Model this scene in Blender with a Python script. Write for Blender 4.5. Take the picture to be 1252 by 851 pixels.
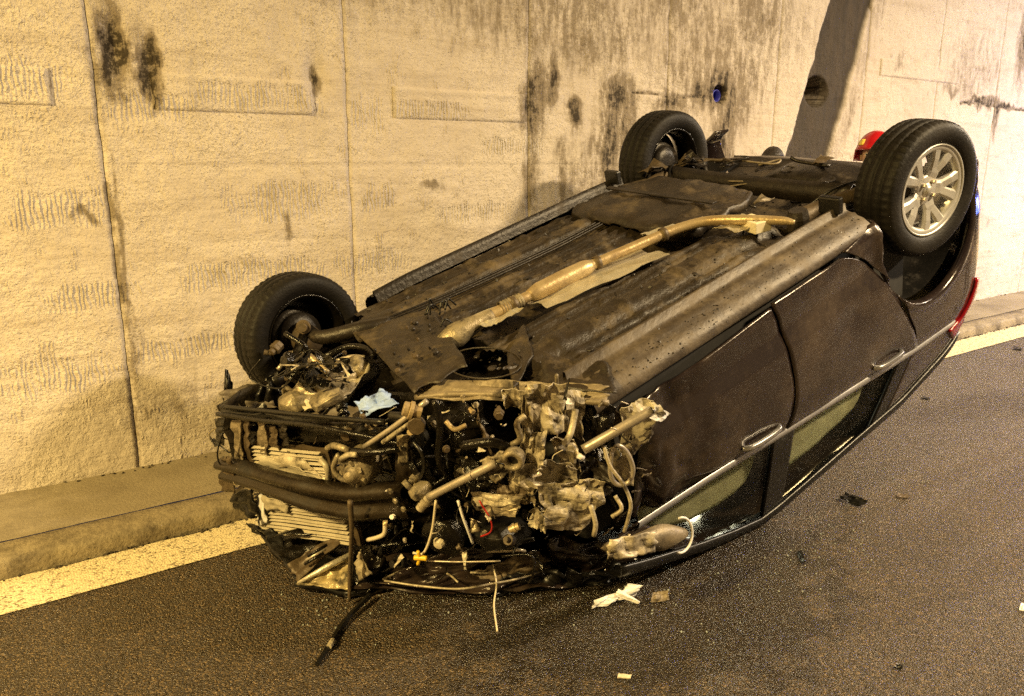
import bpy, bmesh, math, random
import numpy as np
from mathutils import Vector, Matrix, Euler

for o in list(bpy.data.objects):
    bpy.data.objects.remove(o)
scene = bpy.context.scene
COL = scene.collection
random.seed(7)

# ------------------------------------------------------------------ camera
CAMH = 1.60
RW = np.array([[0.82098718, -0.13186083, 0.55551127],
               [-0.57094663, -0.18960801, 0.79879206],
               [0.0, -0.97296532, -0.23095124]])      # columns: right, down, forward
FPX, PW, PH = 950.0, 1252.0, 851.0
cam = bpy.data.cameras.new('camera')
cam.sensor_width = 36.0
cam.lens = FPX / PW * 36.0
cam.clip_start = 0.05
cam.clip_end = 400.0
camo = bpy.data.objects.new('camera', cam)
COL.objects.link(camo)
m = Matrix.Identity(4)
for i in range(3):
    m[i][0] = RW[i, 0]; m[i][1] = -RW[i, 1]; m[i][2] = -RW[i, 2]
m[2][3] = CAMH
camo.matrix_world = m
scene.camera = camo

# ------------------------------------------------------------------ world (night outside the tunnel)
w = bpy.data.worlds.new('World')
scene.world = w
w.use_nodes = True
nt = w.node_tree
bg = nt.nodes['Background']
bg.inputs[0].default_value = (0.02, 0.022, 0.035, 1)
bg.inputs[1].default_value = 1.0

scene.view_settings.view_transform = 'Standard'
scene.view_settings.look = 'None'
scene.view_settings.gamma = 1
scene.view_settings.use_curve_mapping = False
scene.view_settings.exposure = -0.27
scene.cycles.use_denoising = False
scene.cycles.max_bounces = 4
scene.cycles.transparent_max_bounces = 8
scene.cycles.sample_clamp_indirect = 2.0
scene.cycles.sample_clamp_direct = 8.0

# tunnel lamps: (x, y, z, watts, colour); the fixtures are built further down
LAMPS = [(-4.6, 0.9, 4.75, 1950, (1.0, 0.70, 0.24)),
         (5.4, -1.2, 4.75, 1200, (1.0, 0.755, 0.42)),
         (11.0, -0.2, 4.75, 1150, (1.0, 0.82, 0.60)),
         (-12.5, 0.9, 4.75, 800, (1.0, 0.68, 0.28)),
         (18.0, 1.4, 4.75, 2300, (1.0, 0.78, 0.52))]

# ------------------------------------------------------------------ noise
def _h(i, j, s):
    v = np.sin(i * 127.1 + j * 311.7 + s * 74.7) * 43758.5453
    return v - np.floor(v)
def vn(x, y, s=0):
    x = np.asarray(x, float); y = np.asarray(y, float)
    i = np.floor(x); j = np.floor(y); f = x - i; g = y - j
    f = f * f * (3 - 2 * f); g = g * g * (3 - 2 * g)
    return (_h(i, j, s) * (1 - f) + _h(i + 1, j, s) * f) * (1 - g) + (_h(i, j + 1, s) * (1 - f) + _h(i + 1, j + 1, s) * f) * g
def fbm(x, y, s=0, o=4):
    r = 0; a = .5
    for k in range(o):
        r = r + a * vn(x * 2 ** k, y * 2 ** k, s + k * 13); a *= .5
    return r

# ------------------------------------------------------------------ materials
def NT(name):
    mt = bpy.data.materials.new(name); mt.use_nodes = True
    t = mt.node_tree
    return mt, t, t.nodes['Principled BSDF']
def nd(t, typ, **kw):
    n = t.nodes.new(typ)
    for k, v in kw.items():
        if k.startswith('i_'):
            key = k[2:]
            key = int(key) if key.isdigit() else key
            n.inputs[key].default_value = v
        else:
            setattr(n, k, v)
    return n
def ramp(t, src, p0, c0, p1, c1):
    r = t.nodes.new('ShaderNodeValToRGB')
    r.color_ramp.elements[0].position = p0; r.color_ramp.elements[0].color = c0
    r.color_ramp.elements[1].position = p1; r.color_ramp.elements[1].color = c1
    t.links.new(src, r.inputs[0]); return r
def c4(c): return (c[0], c[1], c[2], 1)
def mixc(t, fac, a, b):
    n = t.nodes.new('ShaderNodeMix'); n.data_type = 'RGBA'
    for sock, v in ((n.inputs[0], fac), (n.inputs[6], a), (n.inputs[7], b)):
        if hasattr(v, 'is_linked'): t.links.new(v, sock)
        elif isinstance(v, (int, float)): sock.default_value = v
        else: sock.default_value = c4(v)
    return n.outputs[2]
def math_(t, op, a, b=0.0, clamp=False):
    n = t.nodes.new('ShaderNodeMath'); n.operation = op; n.use_clamp = clamp
    for k, v in ((0, a), (1, b)):
        if hasattr(v, 'is_linked'): t.links.new(v, n.inputs[k])
        else: n.inputs[k].default_value = v
    return n.outputs[0]
def mat(name, c1, c2=None, sc=12, rough=.5, metal=0., bump=.0, bsc=60, dirt=None, dsc=5, dlo=.5, dhi=.7, rvar=0., coat=0., spec=.5):
    """two-tone noise material with an optional layer of dirt and fine relief"""
    mt, t, p = NT(name)
    tc = nd(t, 'ShaderNodeTexCoord')
    n1 = nd(t, 'ShaderNodeTexNoise', i_Scale=sc, i_Detail=6.0, i_Roughness=.65)
    t.links.new(tc.outputs['Object'], n1.inputs['Vector'])
    col = mixc(t, ramp(t, n1.outputs[0], .38, (0, 0, 0, 1), .64, (1, 1, 1, 1)).outputs[0], c1, c2 or c1)
    if dirt:
        n2 = nd(t, 'ShaderNodeTexNoise', i_Scale=dsc, i_Detail=8.0, i_Roughness=.7)
        t.links.new(tc.outputs['Object'], n2.inputs['Vector'])
        r2 = ramp(t, n2.outputs[0], dlo, (0, 0, 0, 1), dhi, (1, 1, 1, 1))
        col = mixc(t, r2.outputs[0], col, dirt)
        rr = math_(t, 'ADD', rough, math_(t, 'MULTIPLY', r2.outputs[0], max(0, .8 - rough)))
        t.links.new(rr, p.inputs['Roughness'])
        t.links.new(math_(t, 'MULTIPLY', math_(t, 'SUBTRACT', 1.0, r2.outputs[0]), metal), p.inputs['Metallic'])
    else:
        p.inputs['Metallic'].default_value = metal
        if rvar:
            t.links.new(math_(t, 'ADD', rough - rvar / 2, math_(t, 'MULTIPLY', n1.outputs[0], rvar)), p.inputs['Roughness'])
        else:
            p.inputs['Roughness'].default_value = rough
    t.links.new(col, p.inputs['Base Color'])
    p.inputs['Coat Weight'].default_value = coat
    p.inputs['Specular IOR Level'].default_value = spec
    if bump:
        n3 = nd(t, 'ShaderNodeTexNoise', i_Scale=bsc, i_Detail=5.0, i_Roughness=.6)
        t.links.new(tc.outputs['Object'], n3.inputs['Vector'])
        b = nd(t, 'ShaderNodeBump', i_Strength=bump, i_Distance=.01)
        t.links.new(n3.outputs[0], b.inputs['Height'])
        t.links.new(b.outputs[0], p.inputs['Normal'])
    return mt

M = {}
M['paint'] = mat('brown_paint', (.017, .011, .013), (.025, .017, .018), 3, .27, .35, .02, 30, dirt=(.062, .046, .034), dsc=3.0, dlo=.46, dhi=.9, coat=.3)
def paint_material():
    mt, t, p = NT('brown_paint')
    tc = nd(t, 'ShaderNodeTexCoord'); P = tc.outputs['Object']
    n1 = nd(t, 'ShaderNodeTexNoise', i_Scale=2.6, i_Detail=7.0, i_Roughness=.7); t.links.new(P, n1.inputs['Vector'])
    mp = nd(t, 'ShaderNodeMapping'); mp.inputs['Scale'].default_value = (2.2, 30, 42); mp.inputs['Rotation'].default_value = (0, .12, 0); t.links.new(P, mp.inputs[0])
    n2 = nd(t, 'ShaderNodeTexNoise', i_Scale=1.6, i_Detail=7.0, i_Roughness=.75); t.links.new(mp.outputs[0], n2.inputs['Vector'])
    n3 = nd(t, 'ShaderNodeTexNoise', i_Scale=150.0, i_Detail=2.0); t.links.new(P, n3.inputs['Vector'])
    dust = ramp(t, n1.outputs[0], .47, (0, 0, 0, 1), .78, (.7, .7, .7, 1)).outputs[0]
    col = mixc(t, dust, (.020, .0135, .0130), (.12, .085, .055))
    scr = math_(t, 'MULTIPLY', ramp(t, n2.outputs[0], .60, (0, 0, 0, 1), .72, (1, 1, 1, 1)).outputs[0], ramp(t, n1.outputs[0], .40, (0, 0, 0, 1), .6, (1, 1, 1, 1)).outputs[0])
    col = mixc(t, math_(t, 'MULTIPLY', scr, .5), col, (.13, .10, .08))
    spk = ramp(t, n3.outputs[0], .72, (0, 0, 0, 1), .80, (.6, .6, .6, 1)).outputs[0]
    col = mixc(t, math_(t, 'MULTIPLY', spk, .5), col, (.12, .095, .07))
    t.links.new(col, p.inputs['Base Color'])
    t.links.new(math_(t, 'ADD', .13, math_(t, 'ADD', math_(t, 'MULTIPLY', dust, .5), math_(t, 'MULTIPLY', math_(t, 'ADD', spk, scr), .25))), p.inputs['Roughness'])
    p.inputs['Metallic'].default_value = .25; p.inputs['Coat Weight'].default_value = .8; p.inputs['Coat Roughness'].default_value = .07
    b = nd(t, 'ShaderNodeBump', i_Strength=.25, i_Distance=.004); t.links.new(math_(t, 'MULTIPLY', n1.outputs[0], 3.0), b.inputs['Height']); t.links.new(b.outputs[0], p.inputs['Normal'])
    return mt
M['paint'] = paint_material()
M['paint_dusty'] = mat('dusty_paint', (.045, .034, .025), (.085, .066, .046), 14, .5, .1, .25, 45, dirt=(.16, .125, .082), dsc=5, dlo=.5, dhi=.75)
M['under'] = mat('underbody_coating', (.014, .010, .006), (.032, .023, .014), 9, .45, 0, .5, 40, dirt=(.135, .10, .056), dsc=5.5, dlo=.50, dhi=.74)
M['under_dark'] = mat('dark_steel', (.012, .009, .007), (.026, .02, .014), 10, .42, .2, .4, 40, dirt=(.065, .048, .03), dsc=8, dlo=.55, dhi=.75)
M['black'] = mat('black_plastic', (.004, .0036, .003), (.008, .007, .006), 15, .36, 0, .15, 60, dirt=(.022, .017, .011), dsc=9, dlo=.58, dhi=.75)
M['oily'] = mat('oily_black_metal', (.003, .0026, .002), (.009, .007, .005), 22, .2, .1, .5, 45, rvar=.2)
M['rubber'] = mat('tyre_rubber', (.007, .006, .0055), (.013, .011, .009), 9, .55, 0, .25, 90, dirt=(.018, .014, .010), dsc=6, dlo=.52, dhi=.85, spec=.22)
M['alloy'] = mat('alloy_wheel_silver', (.50, .49, .47), (.58, .57, .55), 8, .32, .55, .03, 60, dirt=(.22, .19, .15), dsc=9, dlo=.58, dhi=.82)
M['steel'] = mat('bare_steel', (.42, .37, .30), (.55, .49, .40), 14, .38, .6, .1, 60, dirt=(.16, .12, .08), dsc=10, dlo=.55, dhi=.75)
M['tan'] = mat('torn_primer_metal', (.34, .285, .19), (.56, .50, .37), 11, .45, .15, .3, 50, dirt=(.045, .033, .02), dsc=13, dlo=.47, dhi=.62)
M['dusttan'] = mat('dusty_steel', (.17, .135, .085), (.27, .22, .145), 11, .5, .15, .3, 50, dirt=(.04, .03, .018), dsc=10, dlo=.5, dhi=.66)
M['cast'] = mat('cast_aluminium', (.27, .22, .14), (.42, .36, .24), 12, .4, .4, .4, 60, dirt=(.03, .022, .014), dsc=15, dlo=.46, dhi=.62)
M['rusty'] = mat('dusty_brown_steel', (.075, .053, .03), (.13, .095, .055), 10, .5, .2, .35, 50, dirt=(.02, .015, .01), dsc=10, dlo=.5, dhi=.7)
M['exhaust'] = mat('exhaust_pipe_steel', (.42, .31, .16), (.54, .43, .25), 7, .38, .5, .2, 60, dirt=(.13, .088, .045), dsc=11, dlo=.48, dhi=.7)
M['foil'] = mat('heat_shield_foil', (.55, .50, .38), (.68, .64, .52), 15, .35, .6, .5, 45, dirt=(.18, .14, .09), dsc=9, dlo=.55, dhi=.75)
M['fin'] = mat('radiator_fin', (.36, .32, .23), (.50, .45, .34), 10, .45, .1, .1, 60, dirt=(.09, .07, .04), dsc=7, dlo=.58, dhi=.78)
M['chrome'] = mat('chrome_trim', (.6, .6, .62), (.5, .5, .52), 6, .16, .9, .02, 40, dirt=(.12, .1, .09), dsc=8, dlo=.6, dhi=.85)
M['cream'] = mat('cream_plastic', (.55, .48, .34), (.65, .58, .44), 10, .45, 0, .1, 50, dirt=(.16, .12, .07), dsc=8, dlo=.58, dhi=.75)
M['fabric'] = mat('pale_airbag_fabric', (.78, .78, .64), (.84, .84, .72), 7, .8, 0, .3, 30)
M['satin'] = mat('satin_trim', (.45, .45, .48), (.55, .55, .58), 6, .38, .7, .05, 40, dirt=(.14, .12, .11), dsc=10, dlo=.55, dhi=.8)
def cloth():
    mt, t, p = NT('pale_airbag_fabric'); p.inputs['Base Color'].default_value = (.78, .78, .62, 1); p.inputs['Roughness'].default_value = .8
    tr = nd(t, 'ShaderNodeBsdfTranslucent'); tr.inputs[0].default_value = (.80, .80, .62, 1); mx = nd(t, 'ShaderNodeMixShader'); mx.inputs[0].default_value = .5
    t.links.new(p.outputs[0], mx.inputs[1]); t.links.new(tr.outputs[0], mx.inputs[2]); t.links.new(mx.outputs[0], t.nodes['Material Output'].inputs[0]); return mt
M['fabric'] = cloth()
M['blue'] = mat('blue_cloth', (.26, .38, .78), (.36, .50, .88), 9, .8, 0, .4, 50)
M['yellow'] = mat('yellow_plastic', (.75, .45, .02), (.85, .55, .04), 9, .4)
M['red'] = mat('red_wire', (.4, .02, .015), (.3, .015, .01), 9, .4)
M['white'] = mat('white_plastic', (.70, .69, .68), (.8, .8, .8), 9, .4, 0, .1, 60, dirt=(.3, .26, .2), dsc=9, dlo=.55, dhi=.75)
M['orange'] = mat('amber_plastic', (.55, .3, .12), (.65, .4, .2), 9, .35)
M['paper'] = mat('printed_label', (.7, .62, .42), (.75, .68, .48), 9, .6)
M['interior'] = mat('dark_interior', (.012, .011, .010), (.02, .018, .016), 9, .8)
M['taillamp'] = mat('red_lamp_lens', (.26, .006, .01), (.20, .004, .008), 9, .12, 0, 0, 40, coat=.5)
M['galv'] = mat('galvanised_steel', (.3, .3, .3), (.38, .38, .38), 12, .45, .7)

def glass_mat(name, tint, alpha):
    mt, t, p = NT(name)
    p.inputs['Base Color'].default_value = c4(tint)
    p.inputs['Roughness'].default_value = .06
    p.inputs['Specular IOR Level'].default_value = .6
    tr = nd(t, 'ShaderNodeBsdfTransparent'); tr.inputs[0].default_value = c4((.92, .92, .86))
    mx = nd(t, 'ShaderNodeMixShader')
    n = nd(t, 'ShaderNodeTexNoise', i_Scale=9.0, i_Detail=6.0)
    t.links.new(ramp(t, n.outputs[0], .3, (alpha, alpha, alpha, 1), .75, (alpha + .15,) * 3 + (1,)).outputs[0], mx.inputs[0])
    t.links.new(tr.outputs[0], mx.inputs[1]); t.links.new(p.outputs[0], mx.inputs[2])
    t.links.new(mx.outputs[0], t.nodes['Material Output'].inputs[0])
    return mt
M['glass'] = glass_mat('tinted_window_glass', (.02, .022, .02), .08)
M['lens'] = glass_mat('clear_lamp_lens', (.3, .26, .18), .35)

# ------------------------------------------------------------------ mesh helpers
def add_obj(name, me, material=None, parent=None):
    o = bpy.data.objects.new(name, me)
    COL.objects.link(o)
    if parent: o.parent = parent
    if material is not None: me.materials.append(material)
    return o
def mesh(name, verts, faces, material, parent=None, smooth=False, off=None, solid=0., bev=0.):
    v = np.asarray(verts, float)
    if off is not None: v = v - off
    me = bpy.data.meshes.new(name)
    me.from_pydata(v.tolist(), [], [list(map(int, f)) for f in faces])
    me.update()
    bm = bmesh.new(); bm.from_mesh(me)
    bmesh.ops.recalc_face_normals(bm, faces=bm.faces)
    bm.to_mesh(me); bm.free()
    if smooth: me.shade_smooth()
    o = add_obj(name, me, material, parent)
    if solid:
        s = o.modifiers.new('thickness', 'SOLIDIFY'); s.thickness = solid; s.offset = 0
    if bev:
        b = o.modifiers.new('edge', 'BEVEL'); b.width = bev; b.segments = 2; b.limit_method = 'ANGLE'
    return o
class MB:
    def __init__(s): s.v = []; s.f = []
    def add(s, v, f):
        n = len(s.v); s.v += [tuple(map(float, q)) for q in v]; s.f += [[n + i for i in q] for q in f]; return s
def box_vf(c, size, rot=None):
    c = np.array(c, float); h = np.array(size, float) / 2
    P = np.array([(x, y, z) for x in (-1, 1) for y in (-1, 1) for z in (-1, 1)], float) * h
    if rot is not None: P = P @ np.array(rot).T
    return P + c, [(0, 1, 3, 2), (4, 6, 7, 5), (0, 4, 5, 1), (2, 3, 7, 6), (0, 2, 6, 4), (1, 5, 7, 3)]
def frame(d):
    d = np.array(d, float); d /= np.linalg.norm(d) + 1e-12
    a = np.array([0, 0, 1.]) if abs(d[2]) < .9 else np.array([1., 0, 0])
    u = np.cross(a, d); u /= np.linalg.norm(u); v = np.cross(d, u)
    return d, u, v
def rotm(a, b, c): return np.array(Euler((a, b, c)).to_matrix())
def spline(pts, n=6):
    P = [np.array(p, float) for p in pts]
    if len(P) < 3: return P
    Q = [2 * P[0] - P[1]] + P + [2 * P[-1] - P[-2]]
    out = []
    for i in range(1, len(Q) - 2):
        for k in range(n):
            t = k / n
            a, b, c, d = Q[i - 1], Q[i], Q[i + 1], Q[i + 2]
            out.append(.5 * (2 * b + (c - a) * t + (2 * a - 5 * b + 4 * c - d) * t * t + (3 * b - a - 3 * c + d) * t ** 3))
    out.append(P[-1]); return out
def tube_vf(pts, r, n=10, cap=True):
    P = [np.array(p, float) for p in pts]
    R = r if hasattr(r, '__len__') else [r] * len(P)
    if len(R) != len(P): R = np.interp(np.linspace(0, 1, len(P)), np.linspace(0, 1, len(R)), R)
    v = []; f = []; u = None
    for i, p in enumerate(P):
        d = P[min(i + 1, len(P) - 1)] - P[max(i - 1, 0)]
        d = d / (np.linalg.norm(d) + 1e-12)
        if u is None: _, u, _ = frame(d)
        u = u - d * (u @ d); u /= np.linalg.norm(u) + 1e-12; w_ = np.cross(d, u)
        for k in range(n):
            a = 2 * math.pi * k / n
            v.append(p + R[i] * (math.cos(a) * u + math.sin(a) * w_))
    for i in range(len(P) - 1):
        for k in range(n):
            f.append((i * n + k, i * n + (k + 1) % n, (i + 1) * n + (k + 1) % n, (i + 1) * n + k))
    if cap:
        f.append(tuple(range(n))[::-1]); f.append(tuple((len(P) - 1) * n + k for k in range(n)))
    return v, f
def lathe_vf(prof, c, axis, n=32, mod=None, close=False):
    """prof: (radius, along axis)"""
    d, u, w_ = frame(axis); c = np.array(c, float); v = []; f = []
    for k in range(n):
        a = 2 * math.pi * k / n
        for j, (r, h) in enumerate(prof):
            rr = r if mod is None else mod(k, j, r)
            v.append(c + d * h + rr * (math.cos(a) * u + math.sin(a) * w_))
    q = len(prof)
    for k in range(n):
        k2 = (k + 1) % n
        for j in range(q if close else q - 1):
            j2 = (j + 1) % q
            f.append((k * q + j, k2 * q + j, k2 * q + j2, k * q + j2))
    return v, f
def resample(pts, n):
    P = np.array(pts, float); s = np.concatenate([[0], np.cumsum(np.linalg.norm(np.diff(P, axis=0), axis=1))])
    t = np.linspace(0, s[-1], n)
    return np.stack([np.interp(t, s, P[:, k]) for k in range(P.shape[1])], 1)
def grid_f(nu, nv):
    return [(i * nv + j, (i + 1) * nv + j, (i + 1) * nv + j + 1, i * nv + j + 1) for i in range(nu - 1) for j in range(nv - 1)]
def sheet_vf(c, n=14, m_=14, amp=.02, seed=0, fr=3.0, edge=.5):
    """a crumpled sheet over four corners c00, c10, c11, c01, with a ragged edge"""
    c = [np.array(q, float) for q in c]
    u = np.linspace(0, 1, n)[:, None]; v = np.linspace(0, 1, m_)[None, :]
    rg = edge * .12
    uu = u + rg * (vn(v * 7 + seed, u * 0 + 3.3, seed) - .5) * np.abs(2 * u - 1) ** 3
    vv = v + rg * (vn(u * 7 + seed, v * 0 + 9.1, seed + 5) - .5) * np.abs(2 * v - 1) ** 3
    uu = uu + 0 * vv; vv = vv + 0 * uu
    P = (c[0] * ((1 - uu) * (1 - vv))[..., None] + c[1] * (uu * (1 - vv))[..., None] + c[2] * (uu * vv)[..., None] + c[3] * ((1 - uu) * vv)[..., None])
    nr = np.cross(c[2] - c[0], c[3] - c[1]); nr /= np.linalg.norm(nr) + 1e-9
    Lu = np.linalg.norm(c[1] - c[0]) + np.linalg.norm(c[2] - c[3]); Lv = np.linalg.norm(c[3] - c[0]) + np.linalg.norm(c[2] - c[1])
    au = max(.4, (Lu / Lv) ** .5); av = max(.4, (Lv / Lu) ** .5)
    d = 0
    for k, (a, q) in enumerate(((1, 1), (.38, 2.1), (.10, 4.3))):
        x = fr * au * q * uu + .6 * vn(uu * 4, vv * 4, seed + 31); y = fr * av * q * vv + .6 * vn(uu * 4, vv * 4, seed + 37)
        d = d + a * (1 - 2 * np.abs(2 * vn(x, y, seed + 7 * k) - 1))
    P = P + nr * (amp * d)[..., None]
    sl = amp * .5
    P[..., 0] += sl * (vn(uu * 5, vv * 5, seed + 50) - .5); P[..., 2] += sl * (vn(uu * 5, vv * 5, seed + 60) - .5)
    return P.reshape(-1, 3), grid_f(n, m_)
def tag(o, label=None, cat=None, group=None, kind=None):
    if label: o['label'] = label
    if cat: o['category'] = cat
    if group: o['group'] = group
    if kind: o['kind'] = kind
    return o
def empty(name, loc, rot=None):
    o = bpy.data.objects.new(name, None); COL.objects.link(o); o.empty_display_size = .2
    mm = Matrix.Identity(4)
    if rot is not None:
        for i in range(3):
            for j in range(3): mm[i][j] = rot[i][j]
    mm.translation = Vector(loc); o.matrix_world = mm
    return o

# ------------------------------------------------------------------ setting materials
WY = 4.15
def wall_material():
    mt, t, p = NT('old_tunnel_concrete')
    tc = nd(t, 'ShaderNodeNewGeometry')
    P = tc.outputs['Position']
    at = nd(t, 'ShaderNodeAttribute', attribute_name='stain')
    big = nd(t, 'ShaderNodeTexNoise', i_Scale=1.1, i_Detail=5.0, i_Roughness=.68); t.links.new(P, big.inputs['Vector'])
    fine = nd(t, 'ShaderNodeTexNoise', i_Scale=30.0, i_Detail=4.0, i_Roughness=.7); t.links.new(P, fine.inputs['Vector'])
    mid = nd(t, 'ShaderNodeTexNoise', i_Scale=7.0, i_Detail=5.0, i_Roughness=.72); t.links.new(P, mid.inputs['Vector'])
    col = mixc(t, ramp(t, big.outputs[0], .35, (0, 0, 0, 1), .68, (1, 1, 1, 1)).outputs[0], (.56, .495, .42), (.72, .65, .56))
    col = mixc(t, ramp(t, mid.outputs[0], .56, (0, 0, 0, 1), .78, (.55, .55, .55, 1)).outputs[0], col, (.40, .33, .23))
    # stretched streaks running down the wall
    mp = nd(t, 'ShaderNodeMapping'); mp.inputs['Scale'].default_value = (5.0, 1.0, .55); t.links.new(P, mp.inputs[0])
    st = nd(t, 'ShaderNodeTexNoise', i_Scale=1.6, i_Detail=7.0, i_Roughness=.7); t.links.new(mp.outputs[0], st.inputs['Vector'])
    col = mixc(t, ramp(t, st.outputs[0], .55, (0, 0, 0, 1), .82, (.5, .5, .5, 1)).outputs[0], col, (.45, .40, .33))
    # casting layers and broad lumps
    mp5 = nd(t, 'ShaderNodeMapping'); mp5.inputs['Scale'].default_value = (.9, 1.0, 7.0); t.links.new(P, mp5.inputs[0])
    strata = nd(t, 'ShaderNodeTexNoise', i_Scale=1.8, i_Detail=6.0, i_Roughness=.62); t.links.new(mp5.outputs[0], strata.inputs['Vector'])
    lump = nd(t, 'ShaderNodeTexNoise', i_Scale=11.0, i_Detail=3.0, i_Roughness=.55); t.links.new(P, lump.inputs['Vector'])
    col = mixc(t, ramp(t, strata.outputs[0], .52, (0, 0, 0, 1), .74, (.55, .55, .55, 1)).outputs[0], col, (.42, .35, .265))
    # soot and damp with a shape of their own, plus the holes' painted shade
    mp4 = nd(t, 'ShaderNodeMapping'); mp4.inputs['Scale'].default_value = (13.0, 1.0, 3.2); t.links.new(P, mp4.inputs[0])
    s4 = nd(t, 'ShaderNodeTexNoise', i_Scale=1.4, i_Detail=7.0, i_Roughness=.75); t.links.new(mp4.outputs[0], s4.inputs['Vector'])
    s = math_(t, 'ADD', at.outputs['Fac'], math_(t, 'MULTIPLY', math_(t, 'SUBTRACT', s4.outputs[0], .5), math_(t, 'MULTIPLY', at.outputs['Fac'], 4.0)), True)
    s = math_(t, 'ADD', s, math_(t, 'MULTIPLY', math_(t, 'SUBTRACT', fine.outputs[0], .5), math_(t, 'MULTIPLY', at.outputs['Fac'], 2.0)), True)
    col = mixc(t, ramp(t, s, .12, (0, 0, 0, 1), .45, (.75, .75, .75, 1)).outputs[0], col, (.155, .115, .065))
    col = mixc(t, ramp(t, s, .62, (0, 0, 0, 1), 1.0, (.9, .9, .9, 1)).outputs[0], col, (.028, .021, .014))
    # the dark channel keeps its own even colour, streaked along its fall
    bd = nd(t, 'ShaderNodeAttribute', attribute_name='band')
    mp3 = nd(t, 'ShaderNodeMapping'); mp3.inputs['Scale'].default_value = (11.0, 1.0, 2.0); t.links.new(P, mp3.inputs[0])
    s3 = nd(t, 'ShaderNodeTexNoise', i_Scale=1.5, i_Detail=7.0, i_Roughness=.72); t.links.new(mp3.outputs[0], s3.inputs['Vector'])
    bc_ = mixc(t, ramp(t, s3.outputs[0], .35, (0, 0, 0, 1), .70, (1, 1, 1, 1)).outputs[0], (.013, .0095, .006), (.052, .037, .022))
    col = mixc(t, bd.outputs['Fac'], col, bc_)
    # speckle of pores
    pr = nd(t, 'ShaderNodeTexNoise', i_Scale=85.0, i_Detail=3.0, i_Roughness=.6); t.links.new(P, pr.inputs['Vector'])
    col = mixc(t, ramp(t, pr.outputs[0], .62, (0, 0, 0, 1), .76, (.42, .42, .42, 1)).outputs[0], col, (.20, .16, .10))
    t.links.new(col, p.inputs['Base Color'])
    p.inputs['Roughness'].default_value = .85
    p.inputs['Specular IOR Level'].default_value = .25
    # relief: lumps, plus vertical trowel ribs in ragged patches
    sx = nd(t, 'ShaderNodeSeparateXYZ'); t.links.new(P, sx.inputs[0])
    wv = nd(t, 'ShaderNodeTexWave', wave_type='BANDS', bands_direction='X', i_Scale=15.0, i_Distortion=7.5, i_Detail=2.0)
    wv.inputs['Detail Scale'].default_value = 1.3
    mp2 = nd(t, 'ShaderNodeMapping'); mp2.inputs['Scale'].default_value = (1.0, 1.0, .45); t.links.new(P, mp2.inputs[0]); t.links.new(mp2.outputs[0], wv.inputs['Vector'])
    rb = nd(t, 'ShaderNodeAttribute', attribute_name='rib')
    ribs = math_(t, 'MULTIPLY', wv.outputs['Fac'], ramp(t, math_(t, 'ADD', rb.outputs['Fac'], math_(t, 'MULTIPLY', math_(t, 'SUBTRACT', mid.outputs[0], .5), 2.6)), .35, (0, 0, 0, 1), .95, (1, 1, 1, 1)).outputs[0])
    amp = ramp(t, big.outputs[0], .38, (.15, .15, .15, 1), .66, (.62, .62, .62, 1)).outputs[0]
    h = math_(t, 'ADD', math_(t, 'MULTIPLY', fine.outputs[0], amp), math_(t, 'MULTIPLY', ribs, .48))
    h = math_(t, 'ADD', h, math_(t, 'MULTIPLY', ramp(t, pr.outputs[0], .55, (0, 0, 0, 1), .75, (1, 1, 1, 1)).outputs[0], math_(t, 'MULTIPLY', amp, -.30)))
    h = math_(t, 'ADD', h, math_(t, 'MULTIPLY', lump.outputs[0], .35))
    h = math_(t, 'ADD', h, math_(t, 'MULTIPLY', strata.outputs[0], .30))
    b = nd(t, 'ShaderNodeBump', i_Strength=1.0, i_Distance=.026); t.links.new(h, b.inputs['Height']); t.links.new(b.outputs[0], p.inputs['Normal'])
    return mt
M['wall'] = wall_material()

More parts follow.
